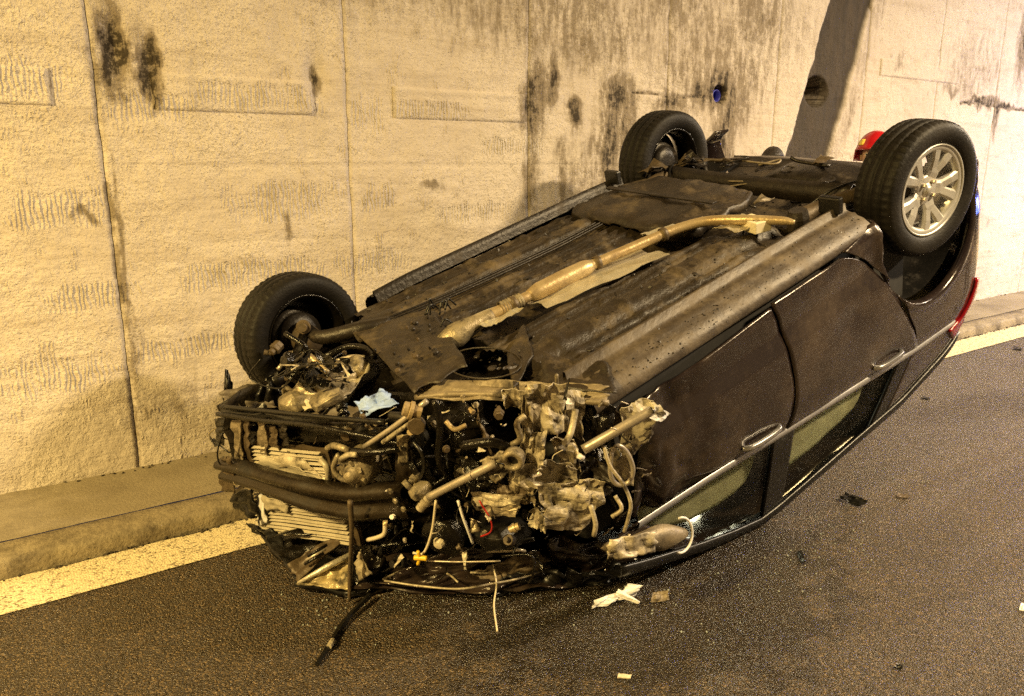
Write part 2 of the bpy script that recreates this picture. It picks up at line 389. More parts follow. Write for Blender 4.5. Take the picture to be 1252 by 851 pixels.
def asphalt_material():
    mt, t, p = NT('asphalt')
    tc = nd(t, 'ShaderNodeNewGeometry'); P = tc.outputs['Position']
    big = nd(t, 'ShaderNodeTexNoise', i_Scale=.9, i_Detail=5.0); t.links.new(P, big.inputs['Vector'])
    mid = nd(t, 'ShaderNodeTexNoise', i_Scale=6.0, i_Detail=6.0, i_Roughness=.7); t.links.new(P, mid.inputs['Vector'])
    vo = nd(t, 'ShaderNodeTexVoronoi', i_Scale=150.0); t.links.new(P, vo.inputs['Vector'])
    fn = nd(t, 'ShaderNodeTexNoise', i_Scale=160.0, i_Detail=4.0, i_Roughness=.7); t.links.new(P, fn.inputs['Vector'])
    col = mixc(t, ramp(t, big.outputs[0], .38, (0, 0, 0, 1), .66, (1, 1, 1, 1)).outputs[0], (.034, .022, .010), (.066, .045, .022))
    col = mixc(t, ramp(t, mid.outputs[0], .5, (0, 0, 0, 1), .75, (.6, .6, .6, 1)).outputs[0], col, (.044, .031, .020))
    sp = nd(t, 'ShaderNodeSeparateColor'); t.links.new(vo.outputs['Color'], sp.inputs[0])
    col = mixc(t, ramp(t, sp.outputs[0], .62, (0, 0, 0, 1), .98, (.6, .6, .6, 1)).outputs[0], col, (.27, .18, .085))
    col = mixc(t, ramp(t, sp.outputs[1], .6, (0, 0, 0, 1), .9, (.8, .8, .8, 1)).outputs[0], col, (.016, .011, .006))
    # oil and water spread round the wreck
    ob = nd(t, 'ShaderNodeVectorMath', operation='DISTANCE'); t.links.new(P, ob.inputs[0]); ob.inputs[1].default_value = (2.05, 2.25, 0)
    d = math_(t, 'ADD', ob.outputs['Value'], math_(t, 'MULTIPLY', math_(t, 'SUBTRACT', mid.outputs[0], .5), 1.6))
    wet = ramp(t, d, .85, (1, 1, 1, 1), 1.55, (0, 0, 0, 1))
    wf = wet.outputs[0]
    col = mixc(t, math_(t, 'MULTIPLY', wf, .7), col, (.016, .012, .009))
    t.links.new(col, p.inputs['Base Color'])
    ro = math_(t, 'ADD', .20, math_(t, 'MULTIPLY', sp.outputs[2], .4))
    ro = math_(t, 'SUBTRACT', ro, math_(t, 'MULTIPLY', wf, .16))
    t.links.new(ro, p.inputs['Roughness'])
    p.inputs['Specular IOR Level'].default_value = .7
    h = math_(t, 'ADD', math_(t, 'MULTIPLY', vo.outputs['Distance'], -1.1), math_(t, 'MULTIPLY', fn.outputs[0], .7))
    h = math_(t, 'ADD', h, math_(t, 'MULTIPLY', sp.outputs[1], .5))
    b = nd(t, 'ShaderNodeBump', i_Strength=1.0, i_Distance=.009); t.links.new(h, b.inputs['Height']); t.links.new(b.outputs[0], p.inputs['Normal'])
    return mt, (col, p, t)
M['asphalt'], _ = asphalt_material()
def line_material():
    mt, t, p = NT('worn_road_paint')
    tc = nd(t, 'ShaderNodeNewGeometry'); P = tc.outputs['Position']
    vo = nd(t, 'ShaderNodeTexVoronoi', i_Scale=110.0); t.links.new(P, vo.inputs['Vector'])
    mid = nd(t, 'ShaderNodeTexNoise', i_Scale=9.0, i_Detail=8.0, i_Roughness=.75); t.links.new(P, mid.inputs['Vector'])
    sp = nd(t, 'ShaderNodeSeparateColor'); t.links.new(vo.outputs['Color'], sp.inputs[0])
    col = mixc(t, mid.outputs[0], (.66, .56, .34), (.78, .68, .46))
    wear = math_(t, 'ADD', sp.outputs[0], math_(t, 'MULTIPLY', math_(t, 'SUBTRACT', mid.outputs[0], .5), 1.2))
    col = mixc(t, ramp(t, wear, .68, (0, 0, 0, 1), .98, (.9, .9, .9, 1)).outputs[0], col, (.14, .11, .07))
    t.links.new(col, p.inputs['Base Color']); p.inputs['Roughness'].default_value = .6
    b = nd(t, 'ShaderNodeBump', i_Strength=.7, i_Distance=.006)
    t.links.new(math_(t, 'MULTIPLY', vo.outputs['Distance'], -1.0), b.inputs['Height']); t.links.new(b.outputs[0], p.inputs['Normal'])
    return mt
M['line'] = line_material()
M['pave'] = mat('sidewalk_concrete', (.21, .175, .115), (.27, .23, .155), 3.2, .75, 0, .6, 70, dirt=(.13, .105, .066), dsc=2.6, dlo=.5, dhi=.72)
M['kerb'] = mat('kerb_concrete', (.23, .19, .12), (.30, .25, .16), 5, .75, 0, .8, 55, dirt=(.085, .066, .04), dsc=6, dlo=.46, dhi=.66)
M['dirt'] = mat('gutter_dirt', (.03, .023, .015), (.06, .046, .03), 30, .8, 0, .8, 80)
M['ceiling'] = mat('sooty_vault_concrete', (.07, .06, .045), (.10, .085, .065), 1.5, .85, 0, .4, 25)

# ------------------------------------------------------------------ ground
def sheet_plane(name, x0, x1, y0, y1, z, material, nx=2, ny=2):
    xs = np.linspace(x0, x1, nx); ys = np.linspace(y0, y1, ny)
    v = [(x, y, z) for x in xs for y in ys]
    return mesh(name, v, grid_f(nx, ny), material)
KY = 3.42                    # foot of the kerb
road = tag(sheet_plane('road', -60, 90, -5.0, KY + .03, 0, M['asphalt']), kind='structure', label='damp dark asphalt road surface under the overturned car')
# edge line with a slightly wavering edge
xs = np.linspace(-8, 26, 700)
lo = 3.135 + .006 * (vn(xs * 9, xs * 0, 3) - .5); hi = KY - .012 + .02 * (vn(xs * 6, xs * 0, 8) - .5)
v = [(x, a, .004) for x, a in zip(xs, lo)] + [(x, a, .004) for x, a in zip(xs, hi)]
n = len(xs)
tag(mesh('edge_line', v, [(i, i + 1, n + i + 1, n + i) for i in range(n - 1)], M['line']), kind='structure', label='worn yellowish painted line along the foot of the kerb')
# kerb: rounded, chipped profile swept along the road
xs = np.concatenate([np.linspace(-30, -1.2, 40), np.linspace(-1.15, 11, 900), np.linspace(11.2, 50, 50)])
prof = [(KY - .004, -.02), (KY, .03), (KY + .004, .060), (KY + .012, .074), (KY + .026, .081), (KY + .1, .086), (KY + .172, .088), (KY + .176, .06)]
v = []; q = len(prof)
for x in xs:
    for j, (y, z) in enumerate(prof):
        wgt = 1.0 if 0 < j < 6 else 0
        e = fbm(x * 9, j * .9, 5) - .47
        g = fbm(x * 1.7, j * .25, 9) - .47
        v.append((x, y + wgt * (.012 * e + .016 * g), z + wgt * (.010 * e) - (.0 if z < .05 else .006 * g)))
tag(mesh('kerb', v, grid_f(len(xs), q), M['kerb'], smooth=True), kind='structure', label='low chipped concrete kerb beside the painted line')
# sidewalk slab with a gentle unevenness
xs = np.concatenate([np.linspace(-30, -1.2, 20), np.linspace(-1.1, 11, 420), np.linspace(11.4, 50, 30)]); ys = np.linspace(KY + .184, WY + .06, 26)
X, Y = np.meshgrid(xs, ys, indexing='ij')
Z = .088 + .010 * (fbm(X * 2.2, Y * 4, 2) - .47) + .004 * (fbm(X * 12, Y * 12, 4) - .47) - .012 * np.exp(-((Y - KY - .30 - .04 * fbm(X * 1.5, X * 0, 6)) / .012) ** 2) * (fbm(X * 1.1, X * 0, 12) > .44)
tag(mesh('sidewalk', np.stack([X, Y, Z], -1).reshape(-1, 3), grid_f(len(xs), len(ys)), M['pave'], smooth=True), kind='structure', label='narrow concrete sidewalk between kerb and tunnel wall')
# leaf crumbs and grit along the kerb foot and the wall foot
mb = MB(); rng = random.Random(3)
for k in range(900):
    x = rng.uniform(-.6, 10); s = rng.uniform(.003, .011)
    if rng.random() < .7: y, z = KY - abs(rng.gauss(0, .014)), .006
    else: y, z = WY - abs(rng.gauss(0, .02)) - .005, .09
    if fbm(x * 2.2, y * 0, 77) < .42 and rng.random() < .8: continue
    vv, ff = box_vf((x, y, z), (s * rng.uniform(.8, 2.6), s, s * .6), rotm(rng.random(), rng.random(), rng.random() * 6))
    mb.add(vv, ff)
tag(mesh('gutter_grit', mb.v, mb.f, M['dirt']), kind='stuff', label='dark crumbs of grit and leaf litter along the kerb foot')

# ------------------------------------------------------------------ tunnel wall: cast panels with recessed joints
PWID = 1.2225; X0 = .565
BL = [  # stains: x, z, half width, up, down, strength
    (.662, 2.12, .050, .19, .17, 1.0), (.806, 2.06, .038, .12, .15, .95), (1.615, 2.045, .026, .05, .06, 1.0),
    (.735, 2.10, .05, .05, .04, .5), (.66, 2.10, .10, .22, .20, .35),
    (3.06, 2.02, .085, .20, .26, .62), (3.20, 2.07, .05, .24, .1, .45), (3.385, 1.99, .06, .06, .2, .6), (3.40, 1.93, .04, .1, .14, .5),
    (3.74, 2.06, .13, .14, .16, .62), (3.70, 1.85, .10, .2, .62, .5), (3.86, 1.9, .09, .2, .4, .42), (3.3, 1.6, .05, .25, .35, .3), (3.02, 1.5, .06, .3, .3, .32), (3.55, 1.6, .06, .3, .35, .28),
    (4.28, 2.03, .14, .10, .08, .6), (4.80, 2.12, .20, .24, .16, .66), (4.62, 2.10, .16, .12, .13, .5), (4.95, 2.1, .2, .2, .35, .42), (4.88, 1.85, .12, .2, .5, .5), (5.05, 2.25, .2, .3, .3, .3),
    (9.0, 2.2, .3, .06, .06, .5), (9.2, 2.16, .05, .12, .3, .55), (8.75, 2.24, .2, .035, .03, .7), (9.35, 2.2, .22, .03, .03, .7),
    (7.2, 2.5, .1, .1, .1, .25), (8.2, 2.3, .15, .06, .06, .3), (9.6, 2.9, .15, .3, .5, .45), (5.6, 2.6, .5, .5, .4, .14), (4.2, 2.75, .8, .3, .35, .24), (2.9, 2.5, .9, .3, .3, .20), (1.9, 2.5, .6, .3, .25, .14), (5.2, 2.7, .5, .4, .4, .26), (3.5, 2.35, .4, .2, .2, .2), (3.4, 2.45, 1.0, .5, .35, .22), (4.7, 2.35, .8, .5, .6, .24), (2.4, 2.7, .8, .3, .4, .2), (3.6, 1.5, .5, .4, .5, .18), (8.6, 2.5, .8, .5, .4, .16), (.7, .42, .35, .16, .25, .16),
    (.55, .45, .14, .10, .25, .12), (2.3, 1.45, .09, .03, .03, .3), (1.43, 1.28, .02, .10, .12, .35), (.45, 1.34, .05, .04, .03, .4),
    (.60, 1.0, .018, .9, .4, .30), (.585, .75, .05, .25, .35, .22)]
RB = [(.38, 1.40, .22, .10), (1.42, 1.40, .36, .11), (1.95, 1.42, .12, .10), (.25, 1.96, .22, .1), (.78, 1.86, .22, .07), (1.3, 1.93, .35, .07), (1.9, 1.87, .12, .12),
      (1.25, 1.03, .5, .08), (1.9, 1.05, .3, .08), (.42, .98, .25, .07), (2.6, 1.3, .3, .06), (.9, .68, .3, .06), (2.3, 1.9, .3, .06), (.2, .62, .3, .1), (1.5, .5, .4, .08), (2.9, 1.7, .3, .06)]
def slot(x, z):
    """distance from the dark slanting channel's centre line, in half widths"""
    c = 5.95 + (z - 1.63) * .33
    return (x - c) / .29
def wall_fields(X, Z):
    d = .012 * (fbm(X * 1.6, Z * 1.6, 21) - .47) + .014 * (fbm(X * 9, Z * 9, 22, 5) - .47)
    lines = np.abs(((Z - 1.79) / .385 + .03 * vn(X * 2, Z * 0, 4)) % 1.0)     # faint board marks
    d = d + .005 * np.exp(-((lines - .5) / .012) ** 2) * (fbm(X * 1.1, Z * 3.3, 55) > .45)
    s = np.zeros_like(X)
    wx = X + .05 * (fbm(X * 7, Z * 7, 61) - .47) * 2; wz = Z + .10 * (fbm(X * 9, Z * 4, 62) - .47) * 2
    for (x, z, hw, up, dn, k) in BL:
        e = np.where(wz > z, (wz - z) / up, (z - wz) / dn)
        s = np.maximum(s, 1.7 * k * np.exp(-((wx - x) / (hw * 1.12)) ** 2 * 1.1 - e ** 2 * 1.1) * (.55 + .9 * fbm(X * 30, Z * 9, 33)))
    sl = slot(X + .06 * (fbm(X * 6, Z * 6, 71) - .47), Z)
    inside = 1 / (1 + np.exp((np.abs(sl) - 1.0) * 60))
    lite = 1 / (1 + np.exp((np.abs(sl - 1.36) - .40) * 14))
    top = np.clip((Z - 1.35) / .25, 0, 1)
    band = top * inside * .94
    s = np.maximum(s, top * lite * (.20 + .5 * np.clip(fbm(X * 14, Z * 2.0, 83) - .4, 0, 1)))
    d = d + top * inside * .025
    hole = ((X - 6.02) / .15) ** 2 + ((Z - 2.19) / .115) ** 2
    hk = 1 / (1 + np.exp((hole - 1) * 30)); d = d + .34 * hk; s = np.maximum(s, hk)  # shade inside the hole painted in as well
    hole = ((X - 4.80) / .065) ** 2 + ((Z - 2.11) / .06) ** 2
    hk = 1 / (1 + np.exp((hole - 1) * 9)); d = d + .15 * hk; s = np.maximum(s, hk * .9)  # inside of this hole darkened in colour too
    # crack between the weep holes
    cz = 2.075 + .05 * (fbm(X * 4, X * 0, 91) - .47); ck = np.exp(-((Z - cz) / .008) ** 2) * ((X > 3.9) & (X < 4.7))
    cz2 = 2.20 + .10 * (fbm(X * 5, X * 0, 95) - .47); ck = np.maximum(ck, np.exp(-((Z - cz2) / .012) ** 2) * ((X > 8.4) & (X < 9.9)))
    s = np.maximum(s, ck); d = d + .012 * ck
    for x, z, k in ((.662, 2.12, .05), (.806, 2.05, .035), (1.615, 2.045, .03)):   # spalled pockets
        kk = np.exp(-((X - x) / .045) ** 2 - ((Z - z) / .11) ** 2); d = d + k * kk
    r = np.zeros_like(X)
    for (x, z, hw, hh) in RB:
        r = np.maximum(r, np.exp(-(np.abs((X - x) / hw) ** 4 + np.abs((Z - z) / hh) ** 4)) * .75)
    r = np.maximum(r, .16)
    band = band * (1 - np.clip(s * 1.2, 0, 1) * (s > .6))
    return d, s, r, band
wall = tag(mesh('tunnel_wall', [(-30, WY + .40, -.1), (50, WY + .40, -.1), (50, WY + .40, 4.3), (-30, WY + .40, 4.3),
                                (-30, WY + .55, -.1), (50, WY + .55, -.1), (50, WY + .55, 4.3), (-30, WY + .55, 4.3)],
                [(0, 1, 2, 3), (4, 5, 6, 7), (3, 2, 6, 7)], M['wall']), 'stained cast concrete tunnel wall behind the overturned car', 'wall')
def wall_piece(name, x0, x1, z0, z1, step, ext, edge, back):
    nx = max(4, int((x1 - x0) / step)); nz = max(4, int((z1 - z0) / step))
    xs = np.linspace(x0, x1, nx); zs = np.linspace(z0, z1, nz)
    X, Z = np.meshgrid(xs, zs, indexing='ij')
    d, s, r, band = wall_fields(X, Z)
    Y = WY + d + ext
    i = np.arange(nx)
    if edge:                       # rounded arris and return into the joint
        for k, dd in ((0, back if abs(x0 - X0) < .01 or abs(x1 - X0) < .01 else .016), (1, .002)):
            X[k if k else 0, :] = x0 + (.0004 if k == 0 else .0020); X[nx - 1 - k, :] = x1 - (.0004 if k == 0 else .0020)
            Y[k, :] += dd; Y[nx - 1 - k, :] += dd
        dj = np.minimum(np.abs(X - x0), np.abs(X - x1)); jw = np.where(np.abs(X - X0) < .1, .36, np.where(X < 3.2, .16, .06)); s = np.maximum(s, jw * np.exp(-(dj / .009) ** 2) * (.2 + .8 * (fbm(X * 3, Z * 5, 14) > .40)) * np.clip((2.6 - Z) / .8, .15, 1))
    if edge and back > .03:
        wj = lambda xx: .010 * (fbm(Z * 5 + xx * 3, Z * 0, 41) - .47) + .006 * (fbm(Z * 24 + xx, Z * 0, 43) - .47)
        tt = (X - x0) / (x1 - x0); X = X + wj(x0) * (1 - tt) + wj(x1) * tt
    V = np.stack([X, Y, Z], -1).reshape(-1, 3); F = grid_f(nx, nz)
    me = bpy.data.meshes.new(name)
    me.vertices.add(len(V)); me.vertices.foreach_set('co', V.ravel())
    FA = np.array(F, dtype=np.int32)[:, ::-1]
    me.loops.add(FA.size); me.loops.foreach_set('vertex_index', FA.ravel())
    me.polygons.add(len(FA)); me.polygons.foreach_set('loop_start', np.arange(0, FA.size, 4, dtype=np.int32))
    me.update(calc_edges=True); me.validate()
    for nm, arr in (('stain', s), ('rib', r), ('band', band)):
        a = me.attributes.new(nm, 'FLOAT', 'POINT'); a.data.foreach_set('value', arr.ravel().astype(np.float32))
    me.shade_smooth()
    return add_obj(name, me, M['wall'], wall)
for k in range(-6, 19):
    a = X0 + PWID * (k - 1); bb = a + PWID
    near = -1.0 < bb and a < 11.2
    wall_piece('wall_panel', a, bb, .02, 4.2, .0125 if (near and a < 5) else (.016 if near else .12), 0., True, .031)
# rectangular repair patches, a few millimetres proud
for (a, bb, z0, z1) in ((-.38, .390, 1.845, 2.02), (.812, 1.600, 1.843, 2.03), (2.066, 2.985, 1.843, 2.03), (6.9, 8.3, 2.36, 2.52)):
    o = wall_piece('repair_patch', a, bb, z0, z1, .012, -.010, True, .02)
    me = o.data; co = np.zeros(len(me.vertices) * 3); me.vertices.foreach_get('co', co); co = co.reshape(-1, 3)
    e = (co[:, 2] < z0 + .002) | (co[:, 2] > z1 - .002); co[e, 1] += .02; me.vertices.foreach_set('co', co.ravel())
# blue stub added in the weep hole, its colour standing for reflected blue light
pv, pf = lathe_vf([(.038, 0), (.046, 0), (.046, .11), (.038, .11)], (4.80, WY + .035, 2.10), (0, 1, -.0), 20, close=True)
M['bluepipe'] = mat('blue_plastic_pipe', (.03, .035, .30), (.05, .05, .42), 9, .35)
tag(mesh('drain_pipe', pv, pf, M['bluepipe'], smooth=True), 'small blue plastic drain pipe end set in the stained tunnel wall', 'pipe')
mbp = MB(); 
# vault and far wall
ang = np.linspace(0, math.pi, 28); yc = -.425; ry = 4.58
pr_ = [(yc + ry * math.cos(a), 4.18 + 1.9 * math.sin(a)) for a in ang] + [(-5.0, 3.0), (-5.0, 1.5), (-5.0, -.05)]
xs = np.linspace(-30, 50, 41); v = [(x, y, z) for x in xs for (y, z) in pr_]
tag(mesh('tunnel_vault', v, grid_f(len(xs), len(pr_)), M['ceiling'], smooth=True), 'sooty concrete vault of the tunnel with its far side wall', 'vault')

# ------------------------------------------------------------------ tunnel lamps
def lamp(k, x, y, z, wt, col):
    r = empty('tunnel_lamp', (x, y, z))
    ztop = 4.18 + 1.9 * math.sqrt(max(0, 1 - ((y - yc) / ry) ** 2)) - z
    mesh('housing', *box_vf((0, 0, .07), (.95, .34, .12)), M['galv'], r, bev=.02)
    mb = MB(); mb.add(*box_vf((-.3, 0, (ztop + .12) / 2), (.03, .03, ztop - .12))); mb.add(*box_vf((.3, 0, (ztop + .12) / 2), (.03, .03, ztop - .12)))
    mesh('hanger', mb.v, mb.f, M['galv'], r)
    mt, t, p = NT('lamp_diffuser')
    p.inputs['Base Color'].default_value = c4(col); p.inputs['Emission Color'].default_value = c4(col); p.inputs['Emission Strength'].default_value = 8
    mesh('diffuser', *box_vf((0, 0, .004), (.88, .28, .012)), mt, r)
    ld = bpy.data.lights.new('lamp_light', 'AREA'); ld.shape = 'RECTANGLE'; ld.size = .86; ld.size_y = .26; ld.energy = wt; ld.color = col
    lo_ = bpy.data.objects.new('lamp_light', ld); COL.objects.link(lo_); lo_.parent = r; lo_.location = (0, 0, -.01)
    tag(r, ['caged tunnel ceiling lamp left of the wreck', 'tunnel ceiling lamp above the wreck', 'tunnel ceiling lamp beyond the wreck', 'leftmost far tunnel ceiling lamp', 'rightmost far tunnel ceiling lamp'][k], 'lamp', 'tunnel ceiling lamps')
for k, a in enumerate(LAMPS): lamp(k, *a)

# ------------------------------------------------------------------ the overturned car
# car axes: x forward from the rear axle, y to the car's left, z up from the tyre contact (the car lies on its roof)
RC = np.array([[-0.95039862, -0.04701343, 0.30746089], [-0.02179145, 0.9961461, 0.08495934], [-0.3102702, 0.07404522, -0.94776037]])
TC = np.array([3.42702853, 2.64240662, 0.21778984 + CAMH])
BASE = np.array([2.45, 2.65, 0.0])
OFF = RC.T @ (BASE - TC)
car = empty('overturned_car', BASE, RC)
tag(car, 'dark brown hatchback lying on its roof with a torn open front end', 'car')
def cm(name, v, f, material, parent=None, **kw): return mesh(name, v, f, material, parent or car, off=OFF, **kw)
CO = RC.T @ (np.array([0, 0, CAMH]) - TC)
def ray(u, v_): return RC.T @ (RW @ np.array([(u - PW / 2) / FPX, (v_ - PH / 2) / FPX, 1.0]))
def at(u, v_, axis, val):
    d = ray(u, v_); t_ = (val - CO[axis]) / d[axis]; return CO + t_ * d
FRONT = [(3.10, .86), (2.99, .60), (2.60, -.35), (2.36, -.66), (1.98, -.86), (1.0, -.87)]      # plan of the crushed nose
def fr(u, v_, off=0.0):
    """where the line of sight meets the crushed nose, set back or forward by off"""
    d = ray(u, v_)
    for (x0, y0), (x1, y1) in zip(FRONT[:-1], FRONT[1:]):
        n_ = np.array([y0 - y1, -(x0 - x1), 0.0]); n_ /= np.linalg.norm(n_)
        if n_[0] < 0: n_ = -n_
        p0 = np.array([x0, y0, 0]) + n_ * off
        t_ = n_ @ (p0 - CO) / (n_ @ d); P = CO + t_ * d
        s = ((P[:2] - np.array([x0, y0])) @ np.array([x1 - x0, y1 - y0])) / ((x1 - x0) ** 2 + (y1 - y0) ** 2)
        if s <= 1.0 or (x1, y1) == FRONT[-1]: return P
GROUND_CLEAR = .004
def lift(v):
    """nothing of the wreck sinks through the road: crushed roof metal flattens against it"""
    v = np.array(v, float); w_ = v @ RC.T + TC
    low = w_[:, 2] < GROUND_CLEAR
    w_[low, 2] = GROUND_CLEAR + .012 * np.abs(np.sin(w_[low, 0] * 31 + w_[low, 1] * 17))
    return (w_ - TC) @ RC

# --- body side shape
def belt(x): return np.interp(x, [-.55, .06, 1.13, 1.6, 2.05], [1.105, 1.06, .927, .862, .81])
def rail(x): return np.interp(x, [-.55, -.45, -.24, .08, .46, 1.06, 1.19, 1.4, 1.61, 1.9, 2.1], [1.26, 1.30, 1.36, 1.445, 1.46, 1.490, 1.485, 1.405, 1.310, 1.16, 1.05])
def side(x, z):
    x = np.asarray(x, float); z = np.asarray(z, float)
    sh = (belt(x) - .955) * np.clip((z - .5) / .4, 0, 1)
    zz = z - sh
    y = np.interp(zz, [.20, .25, .29, .33, .40, .47, .56, .70, .82, .90, .955, 1.0, 1.15, 1.3, 1.42, 1.56], [.66, .73, .79, .822, .828, .822, .845, .856, .856, .846, .832, .815, .788, .757, .732, .70])
    y = y - .45 * np.clip(-.24 - x, 0, 1) ** 2 - .5 * np.clip(x - 2.0, 0, 1) ** 2
    return y
def panel(name, A, B, material, sgn=-1, nu=26, nv=22, disp=None, solid=.012, inset=0., smooth=True, parent=None):
    """skin of the body side ruled between two edge curves given as (x, z)"""
    A = resample(A, nv); B = resample(B, nv)
    t_ = np.linspace(0, 1, nu)[:, None, None]
    P = A[None] * (1 - t_) + B[None] * t_
    x = P[..., 0]; z = P[..., 1]; y = side(x, z) - inset
    V = np.stack([x, sgn * y, z], -1)
    if disp is not None: V = V + disp(x, z, sgn)
    return cm(name, lift(V.reshape(-1, 3)), grid_f(nu, nv), material, smooth=smooth, solid=solid, parent=parent)
def sp2(pts, n=6): return [tuple(p) for p in spline(pts, n)]

for sgn in (-1, 1):
    right = sgn < 0
    def crush(x, z, s):                      # the front end of the door skin is pushed in and rippled
        k = np.clip((x - 1.55) / .5, 0, 1) * (1 if right else .25)
        rip = (np.abs(2 * vn(x * 7, z * 5, 3) - 1) - .5) * .05 + (np.abs(2 * vn(x * 16, z * 13, 5) - 1) - .5) * .02
        dy = -s * (-k * rip * 1.2 + .10 * k ** 2) 
        dy = dy + s * .014 * (fbm(x * 3.4, z * 3.4, 19) - .47); dz = .03 * k * (vn(x * 5, z * 5, 8) - .5)
        return np.stack([-.05 * k * vn(z * 6, x * 0, 4), dy, dz], -1)
    # sill, its dusty lower face and pinch flange
    xs = np.linspace(2.06, .43, 60); prof = [(.655, .262), (.665, .235), (.672, .205), (.682, .205), (.688, .235), (.715, .243), (.728, .240), (.740, .252), (.768, .260), (.80, .284), (.815, .312), (.80, .335)]
    V = [(x, sgn * (y + .006 * (fbm(x * 3, j * .3, 4) - .47) - (.05 * max(0, x - 1.85) if right else 0)), z + .012 * math.sin(x * 3) * 0 + .020 * max(0, .7 - x) + (.07 * max(0, x - 1.86) * vn(x * 9, j * .4, 2))) for x in xs for j, (y, z) in enumerate(prof)]
    o = cm('sill', V, grid_f(len(xs), len(prof)), M['paint_dusty' if right else 'under_dark'], smooth=True)
    # doors
    fdA = sp2([(1.165, .350), (1.112, .53), (1.097, .77), (1.142, .948)])
    fdB = sp2([(2.03, .40), (1.93, .52), (1.95, .70), (2.06, .832)]) if right else sp2([(2.08, .345), (2.10, .5), (2.10, .7), (2.06, .832)])
    fd = panel('front_door', fdA, fdB, M['paint'], sgn, 60, 40, crush)
    rdA = sp2([(1.152, .335), (1.098, .53), (1.083, .77), (1.128, .95)])
    rdB = sp2([(.69, .335), (.60, .375), (.478, .470), (.307, .683), (.154, .921), (.066, 1.075)])
    def dents(x, z, s): return np.stack([0 * x, s * .012 * (fbm(x * 3.2, z * 3.2, 15) - .47) - s * .010 * np.exp(-((x - .62) / .13) ** 2 - ((z - .62) / .09) ** 2), 0 * x], -1)
    rd = panel('rear_door', rdA, rdB, M['paint'], sgn, 40, 40, dents)
    # quarter panel round the wheel arch
    aa = np.radians(np.linspace(-14, 203, 62))
    arch = [(-.015 + .425 * math.cos(q), .385 + .42 * math.sin(q)) for q in aa]
    outer = sp2([(.67, .318), (.59, .365), (.468, .460), (.297, .673), (.144, .911), (.056, 1.088), (-.2, 1.12), (-.34, 1.12), (-.44, 1.02), (-.53, .85), (-.58, .62), (-.585, .45), (-.53, .24)], 8)
    def flare(x, z, s):
        r_ = np.hypot((x + .015) / .425, (z - .385) / .42)
        k = np.exp(-((r_ - 1.0) / .10) ** 2)
        return np.stack([0 * x, s * (.022 * k - .035 * np.clip(1.03 - r_, 0, .03) / .03), 0 * x], -1)
    qp = panel('quarter_panel', arch, outer, M['paint'], sgn, 30, 110, flare)
    # inner wheel housing
    V = []; ah = np.radians(np.linspace(2, 178, 30))
    for j, yy in enumerate((.79, .66, .52, .50)):
        for q in ah:
            rr = (.425 - (.0, .005, .02, .34)[j]); V.append((-.015 + rr * math.cos(q), sgn * yy, .385 + rr * .99 * math.sin(q)))
    cm('wheel_housing', V, grid_f(4, len(ah)), M['black'], smooth=True)
    # lower windows moulding, glass, pillars
    xs = np.linspace(-.30, 2.0, 60)
    V = []
    for x in xs:
        b_ = belt(x)
        for (dz, dy) in ((-.004, .004), (.002, .012), (.036, .012), (.042, .0)):
            V.append((x, sgn * (side(x, b_ + dz) + dy), b_ + dz))
    cm('belt_moulding', lift(V), grid_f(len(xs), 4), M['satin'], smooth=True)
    def win(name, xa0, xa1, xb0, xb1, material, ins=.014, z0=.03, z1=-.05, solid=.004, nu=18):
        """a pane between belt and roof rail: a0/a1 rear edge bottom and top, b0/b1 front edge"""
        A = [(xa0, belt(xa0) + z0), (xa1, rail(xa1) + z1)]; B = [(xb0, belt(xb0) + z0), (xb1, rail(xb1) + z1)]
        return panel(name, A, B, material, sgn, nu, 10, None, solid, ins)
    win('window_glass', .20, .34, 1.06, 1.05, M['glass'])
    win('window_glass', 1.18, 1.17, 1.99, 1.55, M['glass'])
    win('pillar', 1.05, 1.04, 1.19, 1.18, M['black'], .004, .028, -.01, .02)
    win('pillar', .10, .24, .21, .35, M['black'], .004, .028, -.01, .02)
    win('pillar', 1.98, 1.54, 2.08, 1.66, M['paint'], .004, .028, -.01, .02)
    win('pillar', -.40, -.40, .10, .24, M['paint'], .004, .028, -.01, .02)
    xs = np.linspace(-.45, 2.08, 70); V = []
    for x in xs:
        for (dz, dy) in ((-.065, .006), (-.06, .016), (-.02, .014), (.0, .0), (.012, -.05)):
            zz = rail(x) + dz; V.append((x, sgn * (side(x, zz) + dy), zz))
    cm('roof_rail', lift(V), grid_f(len(xs), 5), M['black'], smooth=True, solid=.01)
    # door handles
    for dpar, xh in ((fd, 1.305), (rd, .365)):
        zc = belt(xh) - .048
        pts = []
        for k, dx in enumerate((-.115, -.095, -.05, 0, .05, .095, .115)):
            x = xh + dx; z = zc - .095 * dx / 1.0 * 1.0
            pts.append((x, sgn * (side(x, z) + (.002, .020, .027, .028, .027, .020, .002)[k]), z))
        v_, f_ = tube_vf(spline(pts, 4), .013, 8)
        cm('handle', v_, f_, M['chrome'], dpar, smooth=True)
    # tail lamp, wrapping the corner
    A = [(-.26, 1.135), (-.36, 1.11), (-.455, 1.01), (-.50, .93)]; B = [(-.34, 1.22), (-.46, 1.17), (-.53, 1.04), (-.55, .95)]
    panel('tail_lamp', A, B, M['taillamp'], sgn, 10, 18, lambda x, z, s: np.stack([0 * x, s * (.012 + 0 * x), 0 * x], -1), .02)
